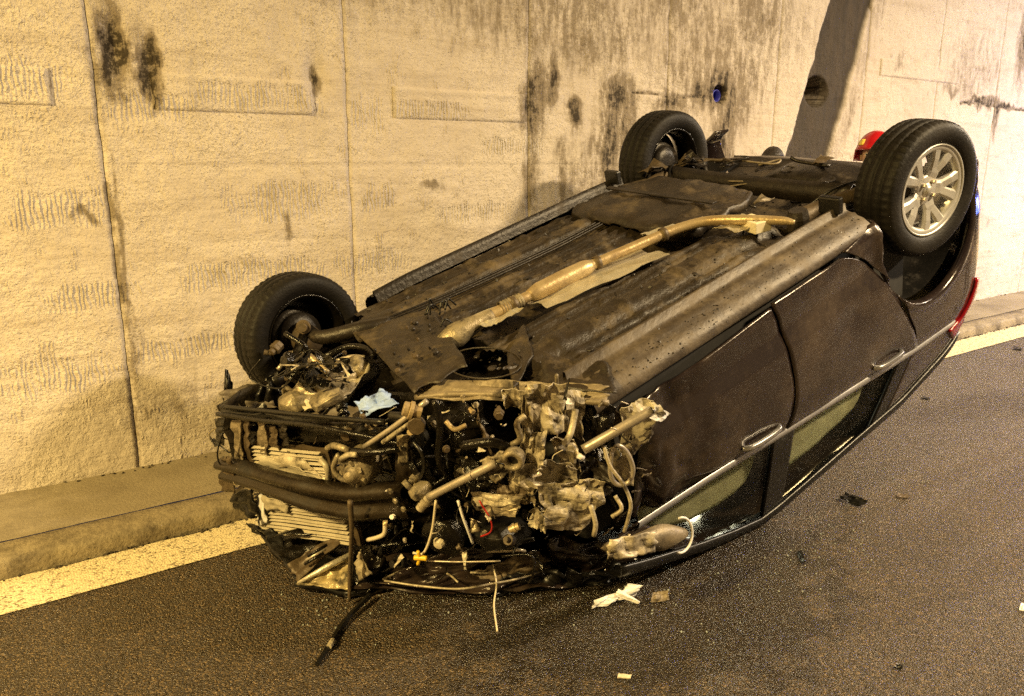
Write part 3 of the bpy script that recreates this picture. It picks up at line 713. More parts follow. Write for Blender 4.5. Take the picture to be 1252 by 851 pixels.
    # pale curtain airbag hanging behind the glass
    for q in (((.38, .05), (.42, .16), (.50, .26), (.86, .34), (1.02, .31), (1.04, .05)), ((1.23, .05), (1.25, .2), (1.31, .27), (1.52, .29), (1.76, .22), (1.92, .10))):
        A = sp2([(x, belt(x) + dz) for x, dz in q]); B = [(x, belt(x) + .022) for x in np.linspace(q[0][0], q[-1][0], 20)]
        panel('curtain_airbag', A, B, M['fabric'], sgn, 12, 24, lambda x, z, s: np.stack([0 * x, s * .012 * (vn(x * 14, z * 14, 5) - .5), 0 * x], -1), .01, .055)
    # mud flap bracket at the rear end of the sill
    cm('jack_point_cover', *box_vf((.50, sgn * .66, .195), (.035, .10, .075)), M['black'], bev=.008)

# unseen cabin lamp, added so the pale airbags behind the glass show
dl = cm('dome_lamp', *box_vf((.85, 0, 1.48), (.14, .10, .025)), M['cream'], bev=.008)
ld = bpy.data.lights.new('dome_light', 'POINT'); ld.energy = 8.0; ld.color = (1.0, .95, .70); ld.shadow_soft_size = .05
lo_ = bpy.data.objects.new('dome_light', ld); COL.objects.link(lo_); lo_.parent = car; lo_.location = np.array((.95, -.15, 1.36)) - OFF
# roof, tailgate, bumper, windscreen, cabin
def loft(name, secs, material, nu, solid=.008, **kw):
    V = np.array(secs); return cm(name, lift(V.reshape(-1, 3)), grid_f(V.shape[0], V.shape[1]), material, smooth=True, solid=solid, **kw)
secs = []
for x in np.linspace(-.45, 1.66, 40):
    z = rail(x); hw = side(x, z) - .04; row = []
    for s in np.linspace(-1, 1, 24):
        row.append((x, s * hw, z + .008 + .035 * (1 - s * s) + .012 * (fbm(x * 4, s * 4, 3) - .47)))
    secs.append(row)
loft('roof_panel', secs, M['paint'], 40)
secs = []
for k, (x, z) in enumerate(((-.50, 1.40), (-.56, 1.25), (-.60, 1.10), (-.63, .95), (-.64, .82))):
    hw = side(-.45, min(z, 1.40)) - .03 - (.0 if k < 3 else .05)
    secs.append([(x + .06 * s * s, s * hw, z) for s in np.linspace(-1, 1, 16)])
loft('tailgate', secs, M['paint'], 5)
secs = []
for k, (x, z) in enumerate(((-.62, .82), (-.67, .78), (-.69, .62), (-.68, .52), (-.63, .43), (-.55, .395), (-.48, .40))):
    row = []
    for s in np.linspace(-1, 1, 34):
        fall = abs(s) ** 5
        row.append((x + (.17 if k < 6 else .10) * fall, s * .765 * (1 - .02 * k * (k > 3)), z))
    secs.append(row)
loft('rear_bumper', secs, M['paint'], 7, .012)
v_, f_ = sheet_vf([lift([(2.05, .70, 1.0)])[0], lift([(2.05, -.68, 1.0)])[0], lift([(1.62, -.6, 1.36)])[0], lift([(1.62, .6, 1.36)])[0]], 18, 26, .02, 5, 3)
cm('windscreen', lift(v_), f_, M['interior'], solid=.005)
# cabin: seats hang inside
for sgn in (-1, 1):
    for xs_, nm in ((1.25, 'front_seat'), (.35, 'rear_seat')):
        mb = MB(); mb.add(*box_vf((xs_ + .12, sgn * .33, .52), (.5, .48, .14))); mb.add(*box_vf((xs_ - .16, sgn * .33, .86), (.14, .46, .62), rotm(0, -.25, 0))); mb.add(*box_vf((xs_ - .26, sgn * .33, 1.24), (.09, .26, .16), rotm(0, -.25, 0)))
        cm(nm, mb.v, mb.f, M['interior'], bev=.035)
cm('dashboard', *box_vf((1.9, 0, .82), (.4, 1.3, .32)), M['interior'], bev=.05)
for sgn in (-1, 1):
    cm('door_lining', *box_vf((1.02, sgn * .74, .60), (1.9, .03, .50)), M['interior'])

# --- floor pan
nx, ny = 170, 120
xs = np.linspace(2.36, -.50, nx); ys = np.linspace(-.655, .655, ny)
X, Y = np.meshgrid(xs, ys, indexing='ij')
Z = np.interp(X, [-.5, -.2, .05, .2, .45, .62, .9, 2.4], [.42, .42, .43, .45, .40, .315, .285, .262])
yt = Y + .05 + .10 * np.clip((1.15 - X) / .5, 0, 1)
Z = Z + .085 * np.exp(-(np.abs(yt) / .13) ** 6) * np.clip((X - .55) / .2, 0, 1)
for yr in (-.42, .42):
    Z = Z - .040 * np.exp(-(np.abs(Y - yr) / .05) ** 6) * np.clip((X - .35) / .1, 0, 1)
for k, yr in enumerate((-.60, -.54, -.48, -.33, -.27, -.21, .14, .20, .26, .50, .56, .61)):
    Z = Z - .019 * np.exp(-(np.abs(Y - yr) / .016) ** 4) * np.clip((X - .75 - .1 * (k % 2)) / .05, 0, 1) * np.clip((2.1 - X) / .05, 0, 1)
for xr in (1.9, 1.55, 1.22, .98):
    Z = Z - .008 * np.exp(-(np.abs(X - xr) / .02) ** 4) * (np.abs(np.abs(Y) - .5) < .2)
Z = Z + .016 * (fbm(X * 5, Y * 5, 2) - .47) + .010 * (fbm(X * 22, Y * 22, 3) - .47)
dent = np.clip((X - 1.9) / .4, 0, 1); Z = Z + dent * .06 * (fbm(X * 5, Y * 5, 9) - .45)
faces = []
for i in range(nx - 1):
    for j in range(ny - 1):
        x, y = xs[i], ys[j]
        if abs(x + .015) < .42 and abs(y) > .51: continue
        if x > np.interp(y, [-.7, -.386, -.2, .46, .7], [2.06, 2.18, 2.36, 2.3, 2.15]) + .03 * math.sin(y * 40): continue
        faces.append((i * ny + j, (i + 1) * ny + j, (i + 1) * ny + j + 1, i * ny + j + 1))
c0 = at(592, 444, 2, .25); a0 = (at(636, 444, 2, .25) - c0)[:2]; b0 = (at(592, 462, 2, .25) - c0)[:2]; inv = np.linalg.inv(np.stack([a0, b0], 1))
faces = [f for f in faces if np.sum((inv @ (np.array([X.ravel()[f[0]], Y.ravel()[f[0]]]) - c0[:2])) ** 2) > 1]      # open drain in the pressing
floor = cm('floor_pan', np.stack([X, Y, Z], -1).reshape(-1, 3), faces, M['under'], smooth=True)
def plug(name, c, r, h, material, parent=None, axis=(0, 0, -1), n=12):
    v_, f_ = lathe_vf([(0.0001, h), (r * .8, h), (r, h * .6), (r, 0)], c, axis, n); return cm(name, v_, f_, material, parent, smooth=False)
rng = random.Random(11)
def zfloor(x, y):
    i = int(np.clip(np.interp(-x, -xs, np.arange(nx)), 0, nx - 1)); j = int(np.clip(np.interp(y, ys, np.arange(ny)), 0, ny - 1)); return Z[i, j]
for k in range(34):                                   # drain plugs and bolts
    x = rng.uniform(.5, 2.2); y = rng.choice([-.60, -.5, -.36, -.2, .12, .33, .48, .60]) + rng.uniform(-.03, .03)
    plug('floor_plug', (x, y, zfloor(x, y) + .002), rng.choice([.009, .013, .018]), .006, M['under_dark'], floor)
# mud and stone chips dried on the floor: too small to pick apart
mb = MB()
for k in range(700):
    x = rng.uniform(-.3, 2.3); y = rng.uniform(-.64, .64)
    if abs(x + .015) < .44 and abs(y) > .5: continue
    s = rng.uniform(.003, .010)
    mb.add(*box_vf((x, y, zfloor(x, y) - .001), (s * rng.uniform(1, 2.2), s, s * .5), rotm(rng.random(), rng.random(), rng.random() * 6)))
for k in range(240):                                  # splashes on the near sill too
    x = rng.uniform(.45, 2.0); q_ = rng.random(); y = -.70 - .11 * q_; z_ = np.interp(-y, [.688, .72, .765, .80, .815], [.235, .245, .258, .284, .312]) + .020 * max(0, .7 - x); s = rng.uniform(.0015, .005)
    mb.add(*box_vf((x, y, z_), (s * rng.uniform(1, 2), s, s * .5), rotm(rng.random(), rng.random(), rng.random() * 6)))
tag(cm('dried_mud', mb.v, mb.f, M['under_dark']), kind='stuff')
# brake and fuel lines along the floor
for y0 in (.30, .325, .35):
    pts = [(2.25, y0 + .05, .235), (1.9, y0, .238), (1.3, y0 - .01, .252), (.8, y0 + .02, .262), (.5, y0 + .1, .33)]
    cm('brake_line', *tube_vf(spline(pts, 8), .005, 6), M['under_dark'], smooth=True)
# fuel tank, rear floor, muffler
def rbox(name, c, size, rot, material, bev, parent=None):
    v_, f_ = box_vf(c, size, rot); return cm(name, v_, f_, material, parent, bev=bev, smooth=False)
secs = []
for s, q in ((0, .55), (.05, .9), (.12, 1), (.2, 1.06), (.3, 1), (.4, 1.05), (.5, 1.05), (.6, .98), (.7, 1.04), (.8, 1), (.95, .9), (1, .55)):
    x = .93 - .62 * s
    secs.append([(x, .22 + (.40 * q) * math.cos(a), .30 - .06 * q * max(0, math.sin(a)) ** .35 - .025 * fbm(x * 9, a * 3, 4) - .008 * (math.sin(a * 9) > .3)) for a in np.linspace(0, math.pi, 40)])
loft('fuel_tank', secs, M['under'], 6, .004)
rbox('tank_strap', (.62, .22, .205), (.035, .72, .008), None, M['under_dark'], .002)
secs = []
for x, q in ((-.14, .5), (-.17, .9), (-.22, 1), (-.36, 1), (-.41, .9), (-.44, .5)):
    secs.append([(x, -.10 + .30 * math.cos(a) * (.9 + .1 * q), .40 - .065 * q * math.sin(a)) for a in np.linspace(0, math.pi, 16)])
loft('muffler', secs, M['under_dark'], 6, .004)
v_, f_ = sheet_vf([(-.40, .60, .42), (-.40, -.60, .42), (-.50, -.62, .395), (-.50, .62, .395)], 30, 6, .006, 3, 5)
cm('rear_valance', v_, f_, M['under_dark'], solid=.006)
# --- rear axle
mb = MB(); V, F = [], []
pts = np.linspace(-.56, .56, 25); prof = [(-.05, .03), (-.035, -.045), (0, -.065), (.035, -.045), (.05, .03)]
V = [(.16 + dx, y, .30 + dz * (1 - .15 * math.cos(y * 3))) for y in pts for dx, dz in prof]
cm('rear_axle_beam', V, grid_f(len(pts), 5), M['under_dark'], solid=.008, smooth=True)
for sgn in (-1, 1):
    v_, f_ = tube_vf(spline([(.50, sgn * .50, .285), (.34, sgn * .53, .275), (.16, sgn * .57, .285), (-.02, sgn * .61, .30)], 6), [.045, .036, .038, .045], 10)
    cm('trailing_arm', v_, f_, M['rusty'], smooth=True)
    c_ = np.array((.07, sgn * .46, .30)); hel = [(c_[0] + .055 * math.cos(a), c_[1] + .055 * math.sin(a), .29 + a * .0042) for a in np.linspace(0, 2 * math.pi * 5, 90)]
    cm('coil_spring', *tube_vf(hel, .0075, 6), M['under_dark'], smooth=True)
    cm('shock_absorber', *tube_vf([(-.10, sgn * .55, .27), (-.14, sgn * .54, .45), (-.15, sgn * .535, .452), (-.2, sgn * .52, .70)], [.022, .022, .034, .034], 10), M['under_dark'], smooth=True)
    cm('brake_hose', *tube_vf(spline([(.30, sgn * .42, .30), (.22, sgn * .50, .24), (.10, sgn * .56, .235), (.02, sgn * .6, .27)], 8), .006, 6), M['black'], smooth=True)
    plug('axle_bushing', (.50, sgn * .50, .33), .05, .09, M['under_dark'])
rg = random.Random(77)
for k in range(26):                                   # brackets, pipes and hangers round the axle
    p0 = np.array((rg.uniform(-.35, .50), rg.uniform(-.5, .5), rg.uniform(.27, .36)))
    if k % 2:
        pts = [p0]
        for j in range(3): pts.append(pts[-1] + np.array((rg.uniform(-.10, .10), rg.uniform(-.16, .16), rg.uniform(-.03, .03))))
        cm('axle_pipe', *tube_vf(spline(pts, 6), rg.choice([.004, .006, .010]), 7), M[rg.choice(['under_dark', 'rusty', 'dusttan', 'black'])], smooth=True)
    else:
        v_, f_ = sheet_vf([p0 + rg.uniform(.03, .07) * np.array(q) for q in ((-1, -.6, .2), (1, -.6, -.2), (1, .6, .3), (-1, .6, -.2))], 6, 6, .008, 500 + k, 2); cm('axle_bracket', v_, f_, M[rg.choice(['under_dark', 'rusty', 'dusttan'])], solid=.004)
# rubble caught at the left rear arm
for k in range(9):
    c_ = np.array((.10 + rng.uniform(-.12, .16), .53 + rng.uniform(-.07, .06), .235 + rng.uniform(-.03, .05)))
    v_, f_ = sheet_vf([c_ + rng.uniform(.03, .08) * np.array(q) for q in ((-1, -1, .3), (1, -.8, -.4), (1, 1, .4), (-1, .9, -.3))], 6, 6, .012, k + 40, 2)
    cm('torn_liner', v_, f_, M['rusty'] if k % 2 else M['under_dark'], solid=.003)

# --- exhaust line
zp = .205
pipe = [(2.02, -.02, .235), (1.84, -.055, .225), (1.66, -.07, .22), (1.48, -.085, .215), (1.26, -.125, .21), (1.07, -.165, .205), (.94, -.205, .20), (.84, -.28, .195), (.76, -.42, .20), (.69, -.55, .212), (.672, -.60, .22)]
ex = cm('exhaust_pipe', *tube_vf(spline(pipe, 8), [.023] * 9 + [.019, .011], 14), M['exhaust'], smooth=True)
cm('catalyst', *tube_vf(spline([(2.13, .0, .27), (2.07, -.012, .255), (2.03, -.02, .245), (1.95, -.035, .235), (1.90, -.045, .23)], 4), [.04, .052, .046, .030, .026], 14), M['cast'], smooth=True)
cm('resonator', *tube_vf(spline([(1.72, -.066, .222), (1.67, -.07, .22), (1.55, -.08, .218), (1.43, -.094, .215), (1.39, -.1, .213)], 4), [.024, .036, .038, .036, .024], 16), M['exhaust'], smooth=True)
cm('flex_joint', *lathe_vf([(.025 + .008 * (k % 2), k * .006) for k in range(18)], (1.755, -.062, .224), (.98, .17, .03), 16), M['cast'], smooth=True)
for k, q in enumerate((1.80, 1.36, 1.02)):
    cm('pipe_clamp', *lathe_vf([(.027, -.012), (.031, -.01), (.031, .01), (.027, .012)], tuple(np.array(spline(pipe, 30))[np.argmin(np.abs(np.array(spline(pipe, 30))[:, 0] - q))]), (.97, .2, .02), 14), M['rusty'], smooth=True)
def foil(cs, amp, seed, material='foil', name='heat_shield', n=16):
    v_, f_ = sheet_vf(cs, n, n, amp, seed, 3); return cm(name, v_, f_, M[material], solid=.002)
foil([(1.72, .03, .255), (1.72, -.20, .245), (1.10, -.30, .245), (1.10, -.06, .262)], .010, 3)
foil([(1.98, .06, .255), (1.98, -.10, .24), (1.80, -.13, .235), (1.80, .03, .255)], .012, 8)
foil([(.99, .0, .245), (1.02, -.14, .225), (.80, -.32, .205), (.74, -.16, .235)], .010, 9)
foil([(.84, -.30, .225), (.84, -.44, .225), (.66, -.50, .232), (.66, -.32, .232)], .008, 12)
# printed sticker on the tank corner: body and bar lines
lab = rbox('canister', (.735, -.44, .225), (.085, .13, .05), rotm(0, .1, .25), M['paper'], .004)
for k in range(7):
    v_, f_ = box_vf(np.array((.735, -.44, .1985)) + rotm(0, .1, .25) @ np.array((0, -.045 + .015 * k, .0)), (.05, .006 if k % 2 else .003, .001), rotm(0, .1, .25)); cm('printed_bar', v_, f_, M['black'], lab)

# --- wheels
def wheel(c, steer, camber, sgn, alloy, name='wheel', sc=1.0):
    """sgn: side of the car the outer face looks to"""
    ax = np.array([math.sin(steer) * sgn, sgn * math.cos(steer), math.sin(camber)]); ax /= np.linalg.norm(ax)
    c = np.array(c, float)
    # rim barrel
    prof = [(.196, -.085), (.203, -.088), (.205, -.075), (.190, -.066), (.183, -.03), (.176, .03), (.188, .066), (.199, .076), (.205, .080), (.203, .090), (.197, .088), (.180, .055), (.170, .03), (.176, -.03), (.188, -.075)]
    prof = [(r * sc, h * sc) for r, h in prof]
    rim = cm(name, *lathe_vf(prof, c, ax, 48, close=True), M['alloy' if alloy else 'oily'], smooth=True)
    # tyre with grooves round the tread and sipes across its shoulders
    R_ = .303
    tp = [(.202, -.080), (.215, -.094), (.245, -.102), (.272, -.100), (.288, -.092), (.297, -.080), (.3005, -.066), (.302, -.052), (.294, -.050), (.294, -.043), (.3025, -.041), (.303, -.008), (.295, -.006), (.295, .006), (.303, .008), (.3025, .041), (.294, .043), (.294, .050), (.302, .052), (.3005, .066), (.297, .080), (.288, .092), (.272, .100), (.245, .102), (.215, .094), (.202, .080)]
    tp = [(r * sc, h * sc) for r, h in tp]
    def md(k, j, r):
        if j in (5, 6, 19, 20) and k % 3 == 0: return r - .007
        if j in (7, 18, 10, 15) and k % 3 == 0: return r - .004
        return r
    cm('tyre', *lathe_vf(tp, c, ax, 168, md), M['rubber'], rim, smooth=True)
    d, u, w_ = frame(ax)
    def P(r, a, h): return c + d * h + r * (math.cos(a) * u + math.sin(a) * w_)
    cm('brake_drum', *lathe_vf([(.001, .03), (.09, .03), (.10, .015), (.10, -.02), (.05, -.03), (.001, -.03)], c, ax, 32), M['under_dark'], rim, smooth=True)
    if not alloy:
        cm('brake_disc', *lathe_vf([(.075, .03), (.125, .03), (.125, .012), (.075, .012)], c, ax, 40, close=True), M['under_dark'], rim, smooth=True)
        cm('wheel_disc', *lathe_vf([(.001, .065), (.08, .07), (.12, .05), (.165, .07), (.18, .07)], c, ax, 40), M['black'], rim, smooth=True)
        return rim
    cm('hub', *lathe_vf([(.001, .066), (.026, .066), (.030, .060), (.034, .058), (.062, .060), (.070, .054), (.072, .02), (.001, .02)], c, ax, 40), M['alloy'], rim, smooth=True)
    def strut(p0, p1, w0, w1, h0, h1, th, a):
        """a tapered spoke between radii"""
        e = (p1 - p0) / np.linalg.norm(p1 - p0); s_ = np.cross(d, e)
        V = []
        for (p_, w__, h_) in ((p0, w0, h0), ((p0 + p1) / 2, (w0 + w1) / 2 * .92, (h0 + h1) / 2 + .004), (p1, w1, h1)):
            for q, hh in ((-1, -th), (-1, .0), (-.62, .007), (.62, .007), (1, 0), (1, -th)):
                V.append(p_ + s_ * q * w__ / 2 + d * (h_ + hh))
        F = [(i * 6 + j, (i + 1) * 6 + j, (i + 1) * 6 + (j + 1) % 6, i * 6 + (j + 1) % 6) for i in range(2) for j in range(6)] + [tuple(range(6)), tuple(range(12, 18))]
        return V, F
    cm('rim_flange', *lathe_vf([(.168, .060), (.172, .074), (.180, .081), (.196, .085), (.200, .082)], c, ax, 56), M['alloy'], rim, smooth=True)
    for k in range(5):
        a = 2 * math.pi * k / 5 + .45
        mb = MB()
        mb.add(*strut(P(.045, a, 0), P(.112, a, 0), .080, .074, .050, .060, .03, a))
        for e in (-1, 1):
            mb.add(*strut(P(.088, a + e * .13, 0), P(.186, a + e * .27, 0), .044, .056, .058, .073, .022, a))
        cm('spoke', mb.v, mb.f, M['alloy'], rim, smooth=False)
    for k in range(4):
        a = 2 * math.pi * (k + .5) / 4
        cm('lug_nut', *lathe_vf([(.001, .075), (.008, .075), (.010, .070), (.010, .05)], P(.044, a, 0), ax, 6), M['steel'], rim)
    cm('centre_cap', *lathe_vf([(.001, .073), (.016, .072), (.022, .064)], c, ax, 24), M['alloy'], rim, smooth=True)
    return rim
wheel((.0, -.765, .285), -.17, -.02, -1, True)
wheel((.0, .745, .285), 0.0, .0, 1, False)
wheel((2.43, .752, .285), .14, .04, 1, False, sc=.93)

# ------------------------------------------------------------------ crushed front end
def wc(x, y, z): return RC.T @ (np.array([x, y, z], float) - TC)
def gr(u, v_, z=0.0):
    """a point at height z over the road, as car coordinates"""
    d = RW @ np.array([(u - PW / 2) / FPX, (v_ - PH / 2) / FPX, 1.0]); t_ = (z - CAMH) / d[2]
    return wc(*(np.array([0, 0, CAMH]) + d * t_))
def F_(q): return fr(q[0], q[1], q[2] if len(q) > 2 else 0.0)
M['beam'] = mat('crash_beam_steel', (.018, .013, .008), (.04, .029, .017), 6, .22, .35, .3, 40, dirt=(.008, .006, .004), dsc=6, dlo=.48, dhi=.7)
M['lamp'] = mat('broken_lamp_plastic', (.50, .40, .20), (.62, .52, .30), 14, .16, .35, .5, 40, dirt=(.05, .04, .02), dsc=9, dlo=.52, dhi=.62)
M['greyplate'] = mat('grey_undertray', (.11, .09, .07), (.15, .125, .095), 9, .55, 0, .2, 50, dirt=(.05, .04, .03), dsc=8)
def rod(name, pts, r, material, smooth=True, n=8, parent=None):
    P = [F_(q) if len(q) == 3 and q[0] > 20 else np.array(q) for q in pts]
    return cm(name, lift(tube_vf(spline(P, 6) if len(P) > 2 else P, r, n)[0]), tube_vf(spline(P, 6) if len(P) > 2 else P, r, n)[1], M[material], parent, smooth=smooth)
def crum(name, qs, amp, seed, material, n=14, fr_=3, solid=.003, parent=None, P=None, smooth=True):
    P = P or [F_(q) for q in qs]
    v_, f_ = sheet_vf(P, n, n, amp, seed, fr_); return cm(name, lift(v_), f_, M[material], parent, solid=solid, smooth=smooth)
def hull(name, c, rad, seed, material, n=22, parent=None, bev=.004, rot=None):
    rg = random.Random(seed); P = []
    for k in range(n):
        d = np.array([rg.gauss(0, 1) for _ in range(3)]); d /= np.abs(d).max() ** .7 * np.linalg.norm(d) ** .3
        P.append(d * np.array(rad) * rg.uniform(.8, 1))
    P = np.array(P)
    if rot is not None: P = P @ np.array(rot).T
    P = lift(P + np.array(c)) - OFF
    bm = bmesh.new(); vs = [bm.verts.new(p) for p in P]
    bmesh.ops.convex_hull(bm, input=vs); bmesh.ops.delete(bm, geom=[v for v in bm.verts if not v.link_faces], context='VERTS')
    me = bpy.data.meshes.new(name); bm.to_mesh(me); bm.free()
    o = add_obj(name, me, M[material], parent or car)
    if bev: b = o.modifiers.new('edge', 'BEVEL'); b.width = bev; b.segments = 2
    return o
def fitting(name, p_, s, seed, material, *_):
    parent = None
    """a small turned or hexagonal fitting: stepped collar, neck and head"""
    rg = random.Random(seed); n = rg.choice([6, 8, 14, 18]); prof = [(.0005, 1.2)]
    h = 1.2
    for k in range(rg.choice([2, 3, 4])):
        r = rg.uniform(.35, 1.0); h2 = h - rg.uniform(.35, .9); prof += [(r * .92, h), (r, h - .06), (r, h2 + .05), (r * .9, h2)]; h = h2
    prof.append((.0005, h)); prof = [(r * s, q * s) for r, q in prof]
    ax = np.array([rg.uniform(.1, 1), rg.uniform(-1, .6), rg.uniform(-.9, .6)])
    v_, f_ = lathe_vf(prof, p_, ax, n); return cm(name, lift(v_), f_, M[material], parent)
VIEW = -(RW[:, 2]); VIEWC = RC.T @ VIEW
# bulkhead, inner wings, folded bonnet
crum('bulkhead', None, .03, 2, 'oily', 20, 4, P=[np.array(q) for q in ((2.02, .72, .30), (2.02, -.70, .30), (1.98, -.70, .98), (1.98, .70, .98))])
crum('inner_wing', None, .03, 4, 'under_dark', 16, 4, P=[np.array(q) for q in ((2.0, .60, .33), (2.92, .58, .33), (2.92, .60, .80), (2.0, .64, .9))])
crum('front_wing', None, .02, 6, 'paint', 18, 4, P=[np.array(q) for q in ((2.05, .80, .35), (2.14, .80, .34), (3.0, .72, .84), (2.05, .82, .86))])
bon = [wc(.92, 2.62, .02), wc(1.62, 2.10, .02), wc(2.30, 2.05, .05), wc(2.0, 3.30, .05)]
crum('bonnet', None, .018, 9, 'paint', 26, 5, P=bon)
crum('bonnet_liner', None, .03, 12, 'oily', 22, 5, P=[wc(.85, 2.95, .12), wc(1.55, 2.25, .10), wc(2.2, 2.2, .16), wc(1.7, 3.3, .22)])
# engine and gearbox deep in the bay
eng = cm('engine_block', *box_vf((2.22, -.12, .55), (.34, .56, .42), rotm(.1, .1, -.35)), M['oily'], bev=.02)
for k in range(6):
    cm('engine_rib', *box_vf(np.array((2.40, -.12 + .09 * (k - 2.5), .55)) + np.array((.0 + .03 * (2.5 - k), 0, 0)), (.05, .014, .36), rotm(.1, .1, -.35)), M['oily'], eng, bev=.004)
hull('gearbox', (2.36, .22, .48), (.20, .19, .16), 3, 'oily', 70, bev=.012)
hull('gearbox_housing', F_((560, 520, -.16)), (.09, .12, .07), 8, 'oily', 60, bev=.01)
hull('battery_tray', F_((600, 640, -.12)), (.10, .16, .06), 12, 'black', 60, bev=.01)
# subframe
zs = .222
sfr = crum('subframe_plate', None, .008, 14, 'under', 22, 3, .005, P=[at(425, 398, 2, zs), at(530, 378, 2, zs + .01), at(572, 446, 2, zs), at(508, 480, 2, zs + .012)])
rng = random.Random(5)
for k in range(22):
    a, b = rng.random() * .8 + .1, rng.random() * .8 + .1
    p_ = at(438 + 95 * a + 20 * b, 398 - 18 * a + 72 * b, 2, zs - .008)
    plug('bolt', p_, rng.choice([.006, .009, .012]), .012, M['under_dark'] if k % 3 else M['rusty'], sfr, n=8)
cross = crum('crossmember', None, .010, 17, 'dusttan', 26, 2.5, .004, P=[at(510, 462, 2, .235), at(738, 468, 2, .235), at(742, 492, 2, .27), at(508, 486, 2, .262)])
rod('crossmember_lip', [tuple(at(508, 486, 2, .268)), tuple(at(560, 482, 2, .258)), tuple(at(640, 484, 2, .262)), tuple(at(744, 493, 2, .275))], .011, 'dusttan')
crum('rail_end', None, .012, 19, 'under', 16, 2, .004, P=[at(665, 432, 2, .225), at(742, 440, 2, .23), at(752, 478, 2, .25), at(660, 474, 2, .245)])
crum('tunnel_web', None, .008, 23, 'under', 12, 2, .004, P=[at(618, 432, 2, .235), at(640, 395, 2, .235), at(652, 432, 2, .225), at(628, 474, 2, .235)])
ell = [at(592 + 46 * math.cos(a), 444 + 19 * math.sin(a), 2, .232) for a in np.linspace(0, 2 * math.pi, 25)]
cm('access_hole_rim', *tube_vf(ell, .0035, 6, False), M['under'], smooth=True)
for k in range(9):
    p_ = at(545 + 10 * rng.random() - 25 + 4 * k, 372 + 3 * k * rng.random(), 2, .21)
    q_ = p_ + np.array([rng.uniform(-.03, .10), rng.uniform(-.04, .02), rng.uniform(-.02, .02)])
    m_ = (p_ + q_) / 2 + np.array([0, 0, -rng.uniform(.02, .05)])
    cm('frayed_cable', *tube_vf(spline([p_, m_, q_], 6), .004, 5), M['black'], smooth=True)
# front left suspension
hub = np.array((2.43, .64, .285))
cm('knuckle', *lathe_vf([(.001, .05), (.05, .05), (.062, .02), (.07, -.06), (.03, -.09), (.001, -.09)], hub + np.array((0, .02, 0)), (-.1, -1, 0), 20), M['rusty'], smooth=True)
hull('caliper', hub + np.array((.10, -.01, .08)), (.05, .05, .09), 4, 'rusty', 18)
fitting('ball_joint', hub + np.array((.02, -.07, -.10)), .034, 9, 'rusty')
cm('control_arm', *tube_vf(spline([hub + np.array((0, -.02, -.07)), (2.42, .50, .235), (2.28, .40, .235), (2.16, .36, .25)], 5), [.022, .032, .036, .03], 10), M['under_dark'], smooth=True)
cm('control_arm_brace', *tube_vf(spline([hub + np.array((0, -.02, -.07)), (2.56, .45, .25), (2.60, .32, .27)], 5), [.02, .026, .03], 10), M['oily'], smooth=True)
cm('strut', *tube_vf([hub + np.array((-.02, -.04, .05)), hub + np.array((-.05, -.09, .25)), hub + np.array((-.06, -.1, .252)), hub + np.array((-.1, -.14, .5))], [.03, .03, .06, .06], 12), M['under_dark'], smooth=True)
cm('track_rod', *tube_vf(spline([at(340, 452, 1, .52), at(352, 438, 1, .53), at(368, 424, 1, .50)], 4), .010, 8), M['steel'], smooth=True)
rod('link_rod', [tuple(at(368, 426, 1, .44)), tuple(at(390, 446, 1, .36)), tuple(at(408, 460, 1, .30))], [.012, .015, .015, .010], 'exhaust', n=10)
for (u, v_, s) in ((372, 428, .018), (406, 458, .016), (338, 425, .028), (331, 432, .022)):
    fitting('joint_boot', at(u, v_, 1, .40 if u > 350 else .55), s, u, 'rusty' if u < 350 else 'black')
cm('mount_bar', *tube_vf(spline([at(398, 436, 2, .25), at(425, 424, 2, .24), at(448, 426, 2, .245), at(458, 436, 2, .25)], 5), .013, 10), M['oily'], smooth=True)
cm('mount_bar', *tube_vf(spline([at(412, 441, 2, .27), at(430, 436, 2, .26), at(446, 437, 2, .26)], 5), .009, 8), M['steel'], smooth=True)
# pale cast housing and the rag
zc = .31
for k, q in enumerate(((366, 490, 24, 13), (384, 478, 22, 14), (404, 470, 22, 13), (420, 458, 18, 12), (434, 448, 15, 9), (398, 488, 20, 9))):
    c_ = at(q[0], q[1], 2, zc - .01 * k); hull('cast_housing', c_, (q[2] * .0034, q[2] * .0034, q[3] * .0036), 31 + k, 'cast', 60, bev=.008, rot=rotm(.2, .2, k))
crum('housing_flange', None, .014, 77, 'tan', 12, 3, .004, P=[at(402, 470, 2, .285), at(448, 438, 2, .275), at(452, 450, 2, .28), at(412, 494, 2, .29)])
crum('housing_web', None, .012, 72, 'cream', 12, 3, .004, P=[at(366, 488, 2, .29), at(405, 474, 2, .28), at(425, 488, 2, .285), at(372, 502, 2, .295)])
crum('side_plate', None, .008, 73, 'tan', 8, 3, .004, P=[at(355, 484, 2, .30), at(372, 478, 2, .29), at(374, 487, 2, .29), at(358, 496, 2, .30)])
rag = crum('blue_rag', None, .016, 41, 'blue', 26, 2.0, .003, P=[at(434, 490, 2, .262), at(468, 472, 2, .245), at(485, 492, 2, .255), at(442, 505, 2, .268)], smooth=True)
crum('undertray', None, .010, 43, 'greyplate', 14, 2, .004, P=[at(378, 503, 2, .285), at(442, 494, 2, .28), at(450, 518, 2, .30), at(380, 522, 2, .31)])
crum('undertray', None, .022, 44, 'greyplate', 14, 3, .004, P=[at(268, 478, 1, .62), at(318, 468, 1, .58), at(340, 498, 1, .50), at(278, 498, 1, .58)])
crum('torn_liner', None, .02, 45, 'black', 14, 3, .004, P=[at(318, 470, 1, .55), at(338, 452, 1, .55), at(352, 500, 1, .5), at(300, 500, 1, .55)])
